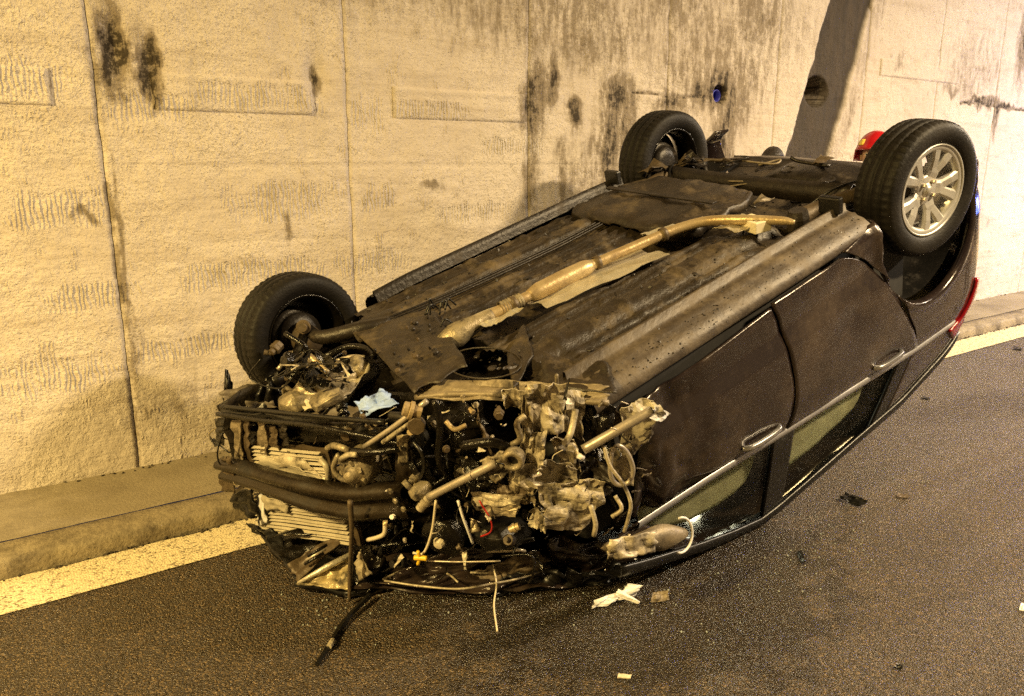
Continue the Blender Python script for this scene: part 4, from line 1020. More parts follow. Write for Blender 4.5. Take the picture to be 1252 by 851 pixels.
crum('torn_liner', None, .02, 46, 'black', 12, 3, .004, P=[at(276, 450, 1, .66), at(283, 470, 1, .64), at(288, 505, 1, .64), at(268, 508, 1, .66)])
crum('torn_liner', None, .02, 47, 'black', 12, 3, .004, P=[F_((440, 520, -.02)), F_((500, 505, -.05)), F_((505, 530, -.05)), F_((420, 545, -.02))])
# lower radiator support
rod('radiator_support', [(266, 506, .03), (320, 514, .03), (380, 520, .03), (440, 532, .02), (500, 545, .0)], [.010, .009, .009, .012], 'oily')
rod('radiator_support', [(270, 497, .0), (340, 504, .0), (420, 512, .0), (470, 516, .0)], [.009, .008, .009], 'black')
crum('radiator_shroud', [(296, 512, -.02), (480, 524, -.02), (492, 552, -.03), (330, 540, -.02)], .014, 48, 'oily', 18, 3)
crum('radiator_shroud', [(268, 498, .0), (400, 508, -.01), (470, 520, -.01), (272, 512, .01)], .010, 49, 'black', 18, 3)
for k, (u0, v0, u1, v1, mt_) in enumerate(((288, 514, 292, 566, 'dusttan'), (298, 516, 303, 572, 'rusty'), (318, 516, 322, 556, 'dusttan'), (330, 522, 336, 552, 'rusty'), (268, 512, 268, 545, 'black'), (344, 520, 347, 545, 'under_dark'))):
    v_, f_ = sheet_vf([F_((u0 - 5, v0, .0)), F_((u0 + 5, v0, .02)), F_((u1 + 5, v1, .02)), F_((u1 - 5, v1, .0))], 6, 14, .008, 90 + k, 3); cm('side_bracket', v_, f_, M[mt_], solid=.004)
# radiator core: tanks, tubes and rows of fins
tl, tr_, br, bl = F_((314, 540, -.015)), F_((400, 548, -.015)), F_((442, 664, .0)), F_((318, 646, -.01))
rad = cm('radiator', *sheet_vf([tl, tr_, br, bl], 10, 24, .006, 51, 2), M['rusty'], solid=.02)
for k in range(25):
    s = (k + .5) / 25
    a = tl * (1 - s) + bl * s; b = tr_ * (1 - s) + br * s
    wob = np.array([0, 0, .004 * math.sin(k * 2.1)])
    P = [a * (1 - q) + b * q + np.array([.018 + .006 * vn(q * 5, s * 9, 4), 0, .004 * (vn(q * 6, s * 8, 9) - .5)]) + wob * q for q in np.linspace(.02, .98, 14)]
    V = []
    for p_ in P: V += [p_ + np.array([0, 0, -.0055]), p_ + np.array([.012, 0, 0]), p_ + np.array([0, 0, .0055])]
    cm('fin', V, grid_f(14, 3), M['fin'], rad)
crum('radiator_flange', [(313, 556, .03), (398, 584, .03), (396, 592, .035), (316, 578, .035)], .010, 53, 'fin', 14, 4)
crum('radiator_flange', [(316, 562, .0), (352, 552, .02), (398, 588, .03), (330, 580, .03)], .016, 57, 'tan', 14, 3)
crum('radiator_flange', [(313, 606, .02), (320, 604, .03), (327, 640, .03), (317, 641, .02)], .006, 54, 'white', 10, 3)
crum('radiator_flange', [(320, 606, .03), (352, 616, .035), (350, 628, .035), (322, 622, .03)], .008, 58, 'fin', 10, 3)
rod('radiator_hose', [(392, 562, .03), (400, 572, .04), (402, 586, .03)], .012, 'fin')
# crash beam
path = spline([F_(q) for q in ((272, 572, .05), (312, 583, .07), (360, 599, .08), (400, 609, .08), (440, 614, .07), (484, 612, .05), (502, 612, .03))], 8)
bp = [(-.064, -.02), (-.062, .024), (-.046, .034), (-.026, .030), (-.018, .010), (.016, .010), (.024, .030), (.044, .034), (.060, .024), (.064, -.02)]
V = []
for k, p_ in enumerate(path):
    s = k / (len(path) - 1); ww = .66 + .40 * min(1, s * 2.4)
    for (dz, dx) in bp: V.append(p_ + np.array([dx * .95 + .008 * (fbm(s * 9, dz * 20, 5) - .47), -dx * .25, dz * ww + .006 * (fbm(s * 12, dz * 9, 8) - .47)]))
cm('crash_beam', V, grid_f(len(path), len(bp)), M['beam'], solid=.004, smooth=True)
for u, v_ in ((484, 612), (478, 600), (494, 622), (292, 574), (288, 590)): plug('beam_bolt', F_((u, v_, .085)), .011, .008, M['cast'], axis=(1, -.3, 0), n=8)
crum('beam_bracket', [(484, 532, .0), (502, 530, .0), (502, 622, .02), (482, 618, .03)], .010, 61, 'beam', 12, 3, .005)
crum('beam_bracket', [(485, 533, .02), (499, 531, .02), (498, 566, .02), (487, 566, .02)], .006, 62, 'cast', 8, 2, .004)
plug('bracket_hole', F_((493, 548, .035)), .012, .004, M['oily'], axis=(1, -.3, 0))  # solid dark disc in place of an open hole
crum('beam_end_cap', [(268, 562, .06), (282, 560, .08), (286, 606, .08), (272, 600, .06)], .014, 63, 'rusty', 10, 3, .005)
crum('torn_bracket', [(282, 606, .02), (306, 598, .04), (318, 640, .04), (290, 622, .02)], .02, 64, 'black', 12, 3, .005)
crum('torn_bracket', [(300, 640, .02), (330, 650, .04), (360, 685, .05), (330, 672, .02)], .02, 65, 'black', 12, 3, .005)
rod('wire', [(258, 536, .06), (264, 545, .08), (272, 540, .06)], .003, 'black'); rod('wire', [(272, 530, .06), (266, 552, .08), (268, 566, .08), (276, 574, .06)], .0035, 'black'); rod('wire', [(262, 538, .06), (278, 552, .07), (284, 552, .05)], .003, 'black')
hull('connector', F_((261, 539, .06)), (.012, .012, .008), 3, 'black', 12, bev=.002)
# auxiliaries right of the radiator
rod('coolant_hose', [(400, 548, .02), (408, 545, .05), (420, 548, .06), (428, 552, .05)], [.010, .012, .012, .011], 'cast', n=10)
rod('coolant_hose', [(428, 551, .05), (455, 553, .05), (488, 549, .02)], .012, 'oily', n=10)
ac = F_((440, 571, .02))
axd = np.array([.86, -.45, -.1])
alt = cm('alternator', *lathe_vf([(.001, .075), (.018, .075), (.02, .06), (.034, .055), (.036, .045), (.058, .04), (.066, .02), (.066, -.05), (.05, -.07), (.001, -.07)], ac, axd, 24), M['cast'], smooth=True)
for k in range(7):
    a = k * .9; d_, u_, w_ = frame(axd); cm('pulley_rib', *box_vf(ac + d_ * .045 + .045 * (math.cos(a) * u_ + math.sin(a) * w_), (.012, .022, .012), rotm(k, .3, k)), M['cast'], alt, bev=.002)
rod('alternator_bracket', [(414, 556, .06), (408, 572, .07), (416, 584, .07), (436, 590, .06)], .010, 'cast'); rod('alternator_bracket', [(416, 562, .06), (426, 556, .07), (436, 556, .07)], .010, 'tan')
rod('strut_bar', [(446, 546, .03), (484, 520, .03), (522, 490, .0)], .010, 'steel', n=6); rod('strut_bar', [(468, 541, .05), (486, 528, .05), (505, 515, .04)], .008, 'tan', n=6)
rod('hose', [(478, 508, -.02), (492, 510, .0), (508, 522, .02), (515, 545, .0)], .014, 'black', n=10)
rod('hose', [(505, 540, .02), (516, 555, .04), (518, 575, .03), (506, 590, .03)], .007, 'black')
for k, q in enumerate(((508, 503, 12), (511, 516, 11), (505, 527, 10))): fitting('bushing', F_((q[0], q[1], .02)), q[2] * .0028, 81 + k, 'exhaust' if k != 1 else 'rusty', 16)
hull('cast_mount', F_((514, 600, .05)), (.040, .034, .030), 91, 'cast', 60, bev=.008); fitting('cast_mount', F_((518, 616, .07)), .022, 92, 'tan'); fitting('cast_mount', F_((503, 588, .04)), .024, 93, 'cast')
# drive shaft with its clevis, and the second rod
ds = rod('drive_shaft', [(524, 608, .10), (565, 587, .10), (606, 566, .08)], .0135, 'steel', n=12)
crum('shaft_yoke', [(588, 566, .08), (614, 552, .08), (634, 556, .07), (598, 582, .09)], .012, 95, 'tan', 10, 2, .006); crum('shaft_yoke', [(596, 580, .09), (618, 572, .08), (634, 566, .07), (606, 592, .09)], .010, 96, 'cast', 10, 2, .006)
v_, f_ = lathe_vf([(.020, -.02), (.034, -.02), (.036, 0), (.034, .02), (.020, .02), (.018, 0)], F_((628, 561, .10)), (.75, -.6, -.1), 22, close=True); cm('shaft_bushing', v_, f_, M['cast'], smooth=True)
plug('bushing_core', F_((628, 561, .09)), .022, .012, M['oily'], axis=(.75, -.6, -.1), n=16)
rod('drive_shaft', [(713, 550, .12), (755, 526, .12), (797, 502, .12)], .0155, 'steel', n=12)
plug('shaft_end', F_((797, 502, .125)), .012, .004, M['oily'], axis=tuple(F_((797, 502, .12)) - F_((755, 526, .12))), n=12)
# crumpled wing and chassis-leg metal
TAN = [
 ([(642, 474, .06), (694, 474, .06), (690, 532, .06), (650, 528, .05)], .026, 'tan', 18),
 ([(690, 478, .02), (720, 482, .0), (712, 540, .0), (694, 530, .03)], .022, 'tan', 12),
 ([(640, 482, .05), (652, 500, .05), (650, 565, .08), (636, 560, .05)], .016, 'tan', 12),
 ([(612, 478, .02), (644, 480, .03), (642, 506, .03), (618, 500, .02)], .018, 'tan', 12),
 ([(648, 532, .07), (668, 530, .09), (664, 572, .1), (642, 572, .08)], .018, 'tan', 12),
 ([(672, 534, .04), (704, 540, .05), (712, 586, .06), (690, 580, .05)], .024, 'cast', 14),
 ([(636, 572, .10), (700, 566, .08), (712, 600, .08), (628, 600, .10)], .026, 'tan', 18),
 ([(622, 574, .04), (648, 582, .08), (654, 622, .10), (624, 614, .06)], .022, 'cast', 14),
 ([(660, 596, .14), (740, 590, .10), (736, 622, .12), (668, 630, .15)], .026, 'tan', 20),
 ([(668, 622, .16), (736, 612, .13), (722, 646, .14), (662, 652, .16)], .022, 'tan', 18),
 ([(648, 624, .12), (672, 628, .16), (668, 650, .16), (646, 644, .12)], .016, 'tan', 12),
 ([(574, 602, .06), (636, 610, .10), (632, 630, .10), (588, 628, .08)], .014, 'tan', 14),
 ([(588, 624, .1), (632, 616, .12), (630, 632, .12), (594, 634, .1)], .010, 'cast', 10),
 ([(744, 548, .05), (772, 545, .06), (776, 594, .08), (752, 590, .06)], .016, 'cast', 12),
 ([(716, 500, -.03), (752, 500, -.02), (748, 560, .0), (714, 566, .0)], .03, 'oily', 14),
 ([(762, 500, .08), (800, 490, .08), (816, 508, .09), (766, 556, .05)], .020, 'fin', 16),
 ([(768, 536, .05), (796, 520, .08), (800, 532, .07), (776, 560, .06)], .014, 'greyplate', 12),
 ([(800, 496, .09), (822, 506, .08), (808, 516, .09), (796, 512, .09)], .006, 'white', 8),
 ([(700, 566, .04), (748, 566, .04), (752, 606, .06), (706, 604, .06)], .028, 'under_dark', 14),
 ([(560, 560, .0), (606, 575, .05), (612, 604, .05), (566, 596, .02)], .022, 'oily', 14),
 ([(608, 596, .05), (640, 596, .08), (644, 616, .08), (612, 612, .05)], .016, 'rusty', 12)]
for k, (qs, amp, mt_, n_) in enumerate(TAN): crum('crumpled_panel', qs, amp, 110 + k, mt_, n_ // 2 + 5, 1.7, .002, smooth=False)
# bent reinforcing ring and hoses at the door pillar
rod('bent_ring', [(748, 552, .1), (757, 545, .1), (768, 556, .1), (774, 575, .1), (768, 590, .1), (754, 592, .1), (746, 578, .1), (748, 552, .1)], .008, 'steel')
rod('hose', [(738, 545, .12), (746, 570, .14), (762, 592, .16), (771, 615, .17), (768, 634, .17), (763, 650, .17)], .006, 'tan', n=8)
rod('hose', [(752, 606, .12), (760, 622, .15), (748, 632, .15)], .007, 'tan')
rod('hose', [(722, 618, .16), (728, 640, .17), (726, 655, .17)], .008, 'tan')
rod('hose', [(642, 508, .06), (632, 518, .07), (636, 536, .07), (626, 544, .06)], .010, 'cast')
rod('hose', [(690, 545, .12), (698, 528, .1), (704, 500, .07)], .010, 'tan'); rod('pin', [(707, 557, .13), (713, 560, .13)], .010, 'white')
rod('hose', [(532, 490, .02), (538, 520, .03), (536, 560, .02), (545, 580, .0)], .012, 'oily'); rod('hose', [(545, 515, .04), (556, 525, .05), (570, 520, .03)], .008, 'exhaust'); rod('hose', [(565, 545, .05), (600, 541, .06), (625, 548, .05)], .016, 'oily', n=10)
rod('wire', [(560, 612, .12), (566, 632, .13), (572, 648, .13), (578, 664, .12)], .005, 'white'); rod('wire', [(586, 612, .12), (600, 636, .13), (600, 650, .13), (588, 656, .12)], .003, 'red')
rod('dipstick', [(533, 612, .14), (528, 650, .15), (518, 676, .16), (505, 676, .16)], .0045, 'cream'); 
dh = rod('dipstick_handle', [(507, 682, .18), (514, 682, .18), (522, 683, .18)], .009, 'yellow'); rod('dipstick_ring', [(511, 674, .18), (513, 682, .18), (511, 690, .18)], .006, 'yellow', parent=dh)
rod('thin_rod', [(524, 686, .16), (565, 687, .16), (612, 686, .14)], .003, 'steel')
rod('coolant_pipe', [(450, 660, .12), (462, 657, .14), (470, 652, .14), (471, 640, .13)], .008, 'cream'); hull('pipe_nut', F_((471, 640, .14)), (.014, .014, .012), 4, 'exhaust', 12, bev=.002)
pl = F_((542, 655, .02)); pu = cm('pulley', *lathe_vf([(.001, .03), (.03, .03), (.034, .02), (.075, .02), (.08, .0), (.075, -.02), (.08, -.03), (.001, -.03)], pl, (.85, -.5, .05), 28), M['oily'], smooth=True)
cm('pulley_bolt', *lathe_vf([(.001, .05), (.016, .048), (.022, .035), (.022, .03)], pl, (.85, -.5, .05), 12), M['cream'], pu)
for k, (u, v_, s, mt_) in enumerate(((580, 642, .022, 'cast'), (592, 652, .014, 'tan'), (563, 668, .014, 'rusty'), (630, 645, .02, 'exhaust'), (622, 660, .022, 'rusty'), (480, 632, .012, 'white'), (484, 648, .014, 'black'), (498, 640, .016, 'oily'), (466, 672, .016, 'black'), (610, 505, .02, 'rusty'), (575, 500, .018, 'exhaust'), (582, 495, .012, 'tan'), (545, 548, .015, 'rusty'), (570, 560, .012, 'cast'), (495, 660, .01, 'steel'))):
    fitting('broken_fitting', F_((u, v_, .10)), s * .9, 130 + k, mt_)
crum('plastic_shard', [(430, 690, .10), (442, 672, .12), (452, 704, .14), (436, 712, .12)], .012, 171, 'tan', 10, 2)
# headlamp dropped on the road
def dp(u, v_, au, av, back=0.0):
    """the point of the sight line as far off as the road point (au, av), set back by so much"""
    d = RW @ np.array([(u - PW / 2) / FPX, (v_ - PH / 2) / FPX, 1.0]); g = RW @ np.array([(au - PW / 2) / FPX, (av - PH / 2) / FPX, 1.0])
    dep = -CAMH / g[2] + back; return wc(*(np.array([0, 0, CAMH]) + d * dep))
A_ = (400, 734)
hl = crum('headlamp', None, .012, 180, 'lamp', 24, 3, .004, P=[dp(362, 716, *A_), dp(430, 722, *A_), dp(431, 682, *A_, .10), dp(385, 704, *A_, .06)])
crum('headlamp_housing', None, .012, 181, 'black', 16, 3, .02, P=[dp(360, 718, *A_, .01), dp(432, 730, *A_, .01), dp(480, 716, *A_, .12), dp(390, 700, *A_, .16)], parent=hl)
cm('reflector_strip', *tube_vf([dp(364, 713, *A_, .0), dp(398, 694, *A_, .03), dp(429, 678, *A_, .06)], [.006, .012, .012], 8), M['foil'], hl, smooth=True)  # bright highlight on the lamp, put in as a pale strip
crum('headlamp_bezel', None, .010, 182, 'rusty', 16, 2.5, .005, P=[dp(352, 690, *A_, .08), dp(398, 660, *A_, .16), dp(430, 652, *A_, .16), dp(364, 712, *A_, .04)], parent=hl)
for k in range(3): cm('bezel_slot', *tube_vf([dp(372 + 2 * k, 690 - 5 * k, *A_, .05), dp(396 + 2 * k, 676 - 5 * k, *A_, .07)], .006, 6), M['steel'] if k == 1 else M['oily'], hl, smooth=True)
crum('torn_bumper_skin', None, .016, 185, 'oily', 20, 3, .004, P=[dp(420, 740, *A_, .0), dp(478, 730, *A_, .06), dp(470, 680, *A_, .14), dp(432, 676, *A_, .10)])
crum('torn_bumper_skin', None, .02, 186, 'oily', 20, 3, .004, P=[dp(308, 642, *A_, .50), dp(352, 700, *A_, .25), dp(420, 668, *A_, .25), dp(400, 646, *A_, .45)])
crum('torn_bumper_skin', None, .02, 187, 'black', 20, 3, .004, P=[dp(326, 650, *A_, .5), dp(360, 728, *A_, .15), dp(470, 742, *A_, .08), dp(470, 690, *A_, .3)])
# strap hanging down to the road
cm('hanging_strap', *tube_vf(spline([F_((428, 612, .14)), F_((430, 650, .16)), gr(428, 700, .14), gr(427, 735, .02)], 6), [.010, .008, .009, .006], 6), M['rusty'], smooth=True)
# folded wing under the engine with bright torn edges
fw = crum('folded_wing', None, .028, 190, 'paint', 30, 4, .004, P=[gr(458, 712, .05), gr(600, 728, .02), gr(690, 680, .08), gr(560, 668, .18)])
crum('folded_wing', None, .018, 191, 'rusty', 22, 4, .004, P=[gr(572, 702, .06), gr(612, 716, .04), gr(676, 684, .12), gr(650, 672, .2)])
for pts in ([(468, 708), (500, 694), (520, 690), (548, 702), (560, 712)], [(470, 710), (510, 716), (560, 720), (600, 714), (640, 706), (672, 694)], [(575, 700), (600, 700), (630, 690), (655, 680), (662, 668)], [(640, 706), (655, 697), (672, 692)]):
    cm('torn_edge', *tube_vf(spline([gr(u, v_, .085) for u, v_ in pts], 5), .004, 6), M['tan'], fw, smooth=True)
crum('folded_wing', None, .03, 192, 'paint', 24, 4, .004, P=[gr(664, 700, .03), gr(770, 700, .02), gr(800, 668, .10), gr(670, 655, .22)])
crum('folded_wing', None, .03, 193, 'black', 24, 4, .004, P=[gr(600, 722, .012), gr(745, 708, .012), gr(760, 690, .08), gr(620, 700, .1)])
cm('hanging_cable', *tube_vf(spline([gr(603, 690, .12), gr(607, 715, .09), gr(604, 740, .04), gr(608, 772, .006)], 8), .0035, 6), M['cream'], smooth=True)
# door mirror
mc = at(790, 660, 1, -.93); e1 = at(845, 650, 1, -.95) - at(738, 670, 1, -.92); L1 = np.linalg.norm(e1); e1 /= L1
nrm = VIEWC / np.linalg.norm(VIEWC); e3 = np.cross(e1, nrm); e3 /= np.linalg.norm(e3); e2 = np.cross(e3, e1)
V = []
for i, s in enumerate(np.linspace(-1, 1, 17)):
    w_ = (1 - abs(s) ** 2.6) ** .5 * (.75 + .25 * s)
    for a in np.linspace(0, 2 * math.pi, 20, endpoint=False):
        V.append(mc + e1 * s * L1 / 2 + w_ * (.046 * math.cos(a) * e3 * (1 + .25 * math.sin(s * 5)) + .04 * math.sin(a) * e2) + e2 * .006 * vn(s * 6, a * 2, 4))
Fm = [(i * 20 + j, (i + 1) * 20 + j, (i + 1) * 20 + (j + 1) % 20, i * 20 + (j + 1) % 20) for i in range(16) for j in range(20)]
mir = cm('door_mirror', lift(V), Fm, M['dusttan'], smooth=True)
rimp = [mc + e1 * (.36 + .14 * math.sin(a)) * L1 + e3 * .062 * math.cos(a) + e2 * .02 for a in np.linspace(-.3, math.pi + .2, 14)]
cm('mirror_edge', lift(tube_vf(rimp, .005, 6)[0]), tube_vf(rimp, .005, 6)[1], M['white'], mir, smooth=True)
crum('mirror_crack', None, .012, 199, 'tan', 14, 3, .003, P=[mc - e1 * .5 * L1 + e2 * .035 - e3 * .035, mc + e2 * .056 - e3 * .04, mc + e2 * .056 + e3 * .03, mc - e1 * .5 * L1 + e2 * .035 + e3 * .03], parent=mir)
# loose clutter packed in the bay
rng = random.Random(21)
REG = [(400, 520, 495, 540, -.22, .0), (505, 735, 490, 545, -.26, -.02), (500, 650, 550, 610, -.22, .02), (440, 660, 610, 690, -.20, .10), (690, 770, 480, 600, -.2, -.02), (300, 400, 520, 545, -.25, -.06), (400, 480, 540, 590, -.2, -.02), (350, 430, 430, 470, -.2, -.06)]
def rp():
    a = rng.choice(REG); return (rng.uniform(a[0], a[1]), rng.uniform(a[2], a[3]), rng.uniform(a[4], a[5]))
def rm():
    q = rng.random(); return 'oily' if q < .60 else 'black' if q < .80 else 'rusty' if q < .91 else 'cast' if q < .96 else 'steel' if q < .98 else 'tan'
for k in range(70):
    q = rp(); p_ = F_(q); s = rng.uniform(.008, .032)
    fitting('engine_fitting', p_, s, 300 + k, rm())
for k in range(70):
    q = rp(); P = [F_(q)]
    for j in range(rng.choice([2, 3, 4])): q = (q[0] + rng.uniform(-38, 38), q[1] + rng.uniform(-26, 26), q[2] + rng.uniform(-.05, .05)); P.append(F_(q))
    mt_ = rm(); r = rng.choice([.002, .0025, .003, .004, .006, .010])
    v_, f_ = tube_vf(spline(P, 6), r, 7); cm('hose' if r > .005 else 'wire', lift(v_), f_, M[mt_], smooth=True)
for k in range(30):
    q = rp(); p_ = F_(q); s = rng.uniform(.02, .05)
    v_, f_ = sheet_vf([p_ + s * np.array([rng.uniform(-1, 1) for _ in range(3)]) + s * np.array(e) for e in ((0, -1, -1), (0, 1, -1), (0, 1, 1), (0, -1, 1))], 7, 7, .010, 400 + k, 2)
    cm('bent_bracket', lift(v_), f_, M[rm()], solid=.003)
for k in range(110):                                  # thin torn slivers and wire ends that catch the light
    a = rng.choice(REG + [(560, 790, 480, 660, .0, .16)] * 4); q = (rng.uniform(a[0], a[1]), rng.uniform(a[2], a[3]), rng.uniform(a[4], a[5]) + .05)
    p_ = F_(q); d_ = np.array([rng.uniform(-1, 1) for _ in range(3)]); d_ /= np.linalg.norm(d_); L_ = rng.uniform(.02, .07)
    if rng.random() < .5:
        m_ = p_ + d_ * L_ * .5 + .3 * L_ * np.array([rng.uniform(-1, 1) for _ in range(3)]); v_, f_ = tube_vf(spline([p_, m_, p_ + d_ * L_], 4), rng.choice([.0012, .0018, .0026]), 5); cm('wire_end', lift(v_), f_, M[rng.choice(['steel', 'tan', 'oily', 'cream', 'black'])], smooth=True)
    else:
        s_ = np.array([rng.uniform(-1, 1) for _ in range(3)]); s_ = np.cross(d_, s_); s_ /= np.linalg.norm(s_); w_ = rng.uniform(.003, .010)
        v_, f_ = sheet_vf([p_ - s_ * w_, p_ + s_ * w_, p_ + d_ * L_ + s_ * w_ * .2, p_ + d_ * L_ - s_ * w_ * .4], 4, 7, .004, 700 + k, 2); cm('torn_sliver', lift(v_), f_, M[rng.choice(['tan', 'steel', 'fin', 'dusttan', 'rusty', 'black'])], solid=.0015)
for k in range(40):
    q = rp(); plug('bolt', F_((q[0], q[1], q[2] + .04)), rng.uniform(.006, .014), .010, M[rng.choice(['cast', 'steel', 'oily', 'rusty'])], axis=(1, -.4, rng.uniform(-.4, .2)), n=8)

# ------------------------------------------------------------------ fragments on the road
def gw(u, v_, z=0.0):
    d = RW @ np.array([(u - PW / 2) / FPX, (v_ - PH / 2) / FPX, 1.0]); t_ = (z - CAMH) / d[2]
    return np.array([0, 0, CAMH]) + d * t_
def frag(name, P, amp, seed, material, label, cat, n=10, solid=.004, group=None):
    P = [np.array(p) for p in P]; c = np.mean(P, axis=0); c[2] = 0
    v_, f_ = sheet_vf([p - c for p in P], n, n, amp, seed, 2.2)
    v_ = v_ - np.array([0, 0, v_[:, 2].min() - .004])
    o = mesh(name, v_, f_, material, solid=solid); o.location = c; tag(o, label, cat, group); return o
o = frag('plastic_fragment', [gw(722, 744, .004), gw(728, 735, .02), gw(781, 716, .05), gw(778, 728, .01)], .010, 3, M['white'], 'white splintered plastic fragment lying in front of the wreck', 'fragment', 16, .005)
for P in ([gw(752, 728, .03), gw(756, 720, .05), gw(783, 736, .01), gw(779, 738, .004)], [gw(762, 722, .035), gw(768, 714, .06), gw(787, 716, .05), gw(776, 724, .03)], [gw(730, 741, .012), gw(744, 732, .03), gw(756, 731, .03), gw(742, 741, .01)]):
    v_, f_ = sheet_vf([np.array(p) - np.array(o.location) for p in P], 8, 5, .006, 7, 2); mesh('splinter', v_, f_, M['white'], o, solid=.004)
frag('plastic_fragment', [gw(796, 738, .004), gw(798, 726, .02), gw(816, 724, .03), gw(818, 735, .004)], .008, 5, M['dusttan'], 'small dusty tan fragment beside the splintered white plastic', 'fragment')
frag('plastic_fragment', [gw(1026, 611, .004), gw(1034, 604, .02), gw(1061, 614, .03), gw(1050, 621, .004)], .008, 6, M['black'], 'black plastic fragment on the road right of the wreck', 'fragment')
frag('plastic_fragment', [gw(974, 675, .004), gw(980, 673, .01), gw(985, 688, .01), gw(979, 690, .004)], .004, 7, M['black'], 'small black chip on the road below the larger black fragment', 'fragment', 6)
frag('wood_splinter', [gw(755, 829, .004), gw(756, 824, .006), gw(772, 826, .006), gw(771, 830, .004)], .002, 8, M['cream'], 'short beige splinter on the road near the bottom edge', 'splinter', 6)
frag('plastic_fragment', [gw(1096, 608, .004), gw(1098, 604, .006), gw(1112, 606, .006), gw(1110, 610, .004)], .003, 9, M['rusty'], 'tiny brown chip on the road right of the black fragment', 'fragment', 6)
frag('plastic_fragment', [gw(1126, 487, .004), gw(1128, 484, .008), gw(1137, 487, .008), gw(1135, 489, .004)], .003, 10, M['black'], 'tiny black chip on the road behind the wreck', 'fragment', 6)
frag('plastic_fragment', [gw(1238, 427, .004), gw(1240, 423, .02), gw(1250, 426, .02), gw(1248, 429, .004)], .004, 11, M['black'], 'black scrap on the road by the painted line at the right edge', 'fragment', 6)
frag('plastic_fragment', [gw(1093, 817, .004), gw(1096, 812, .008), gw(1104, 815, .008), gw(1102, 819, .004)], .003, 12, M['black'], 'tiny dark chip on the open road at bottom right', 'fragment', 6)
frag('plastic_fragment', [gw(1246, 746, .004), gw(1248, 738, .012), gw(1257, 740, .012), gw(1255, 748, .004)], .003, 13, M['white'], 'white chip on the road at the right edge', 'fragment', 6)
# black trim strip fallen from the nose
tp_ = [gw(452, 728, .03), gw(432, 748, .02), gw(418, 765, .012), gw(404, 787, .012), (gw(388, 812, .010))]
c = np.mean(tp_, axis=0); c[2] = 0
tr = empty('trim_strip', c)
tag(tr, 'black trim strip with a pale patch lying before the nose of the wreck', 'trim')
v_, f_ = tube_vf(spline([p - c for p in tp_], 8), [.012, .010, .012, .011, .008], 6); v_ = np.array(v_); mesh('strip', v_, f_, M['black'], tr)
v_, f_ = tube_vf([gw(407, 783, .018) - c, gw(402, 791, .018) - c], .010, 8); mesh('clip', v_, f_, M['tan'], tr)
# crumbs of safety glass
mt, t, p = NT('glass_crumb'); p.inputs['Base Color'].default_value = (.55, .60, .58, 1); p.inputs['Roughness'].default_value = .08; p.inputs['Transmission Weight'].default_value = .35; M['crumb'] = mt
rng = random.Random(5); mb = MB()
for (u, v_, su, sv, n_) in ((1062, 578, 45, 16, 130), (930, 660, 70, 26, 130), (840, 715, 80, 30, 110), (1000, 640, 50, 30, 70), (560, 735, 120, 16, 110), (400, 745, 60, 25, 60), (1150, 560, 90, 60, 60)):
    for k in range(n_):
        q = gw(rng.gauss(u, su), rng.gauss(v_, sv)); s = rng.choice([.002, .0025, .003, .004, .0055])
        if q[1] > 3.3: continue
        mb.add(*box_vf((q[0], q[1], s * .45), (s, s * rng.uniform(.6, 1), s * .8), rotm(rng.random() * .4, rng.random() * .4, rng.random() * 3)))
tag(mesh('broken_glass', mb.v, mb.f, M['crumb']), kind='stuff', label='crumbs of broken safety glass strewn on the asphalt')

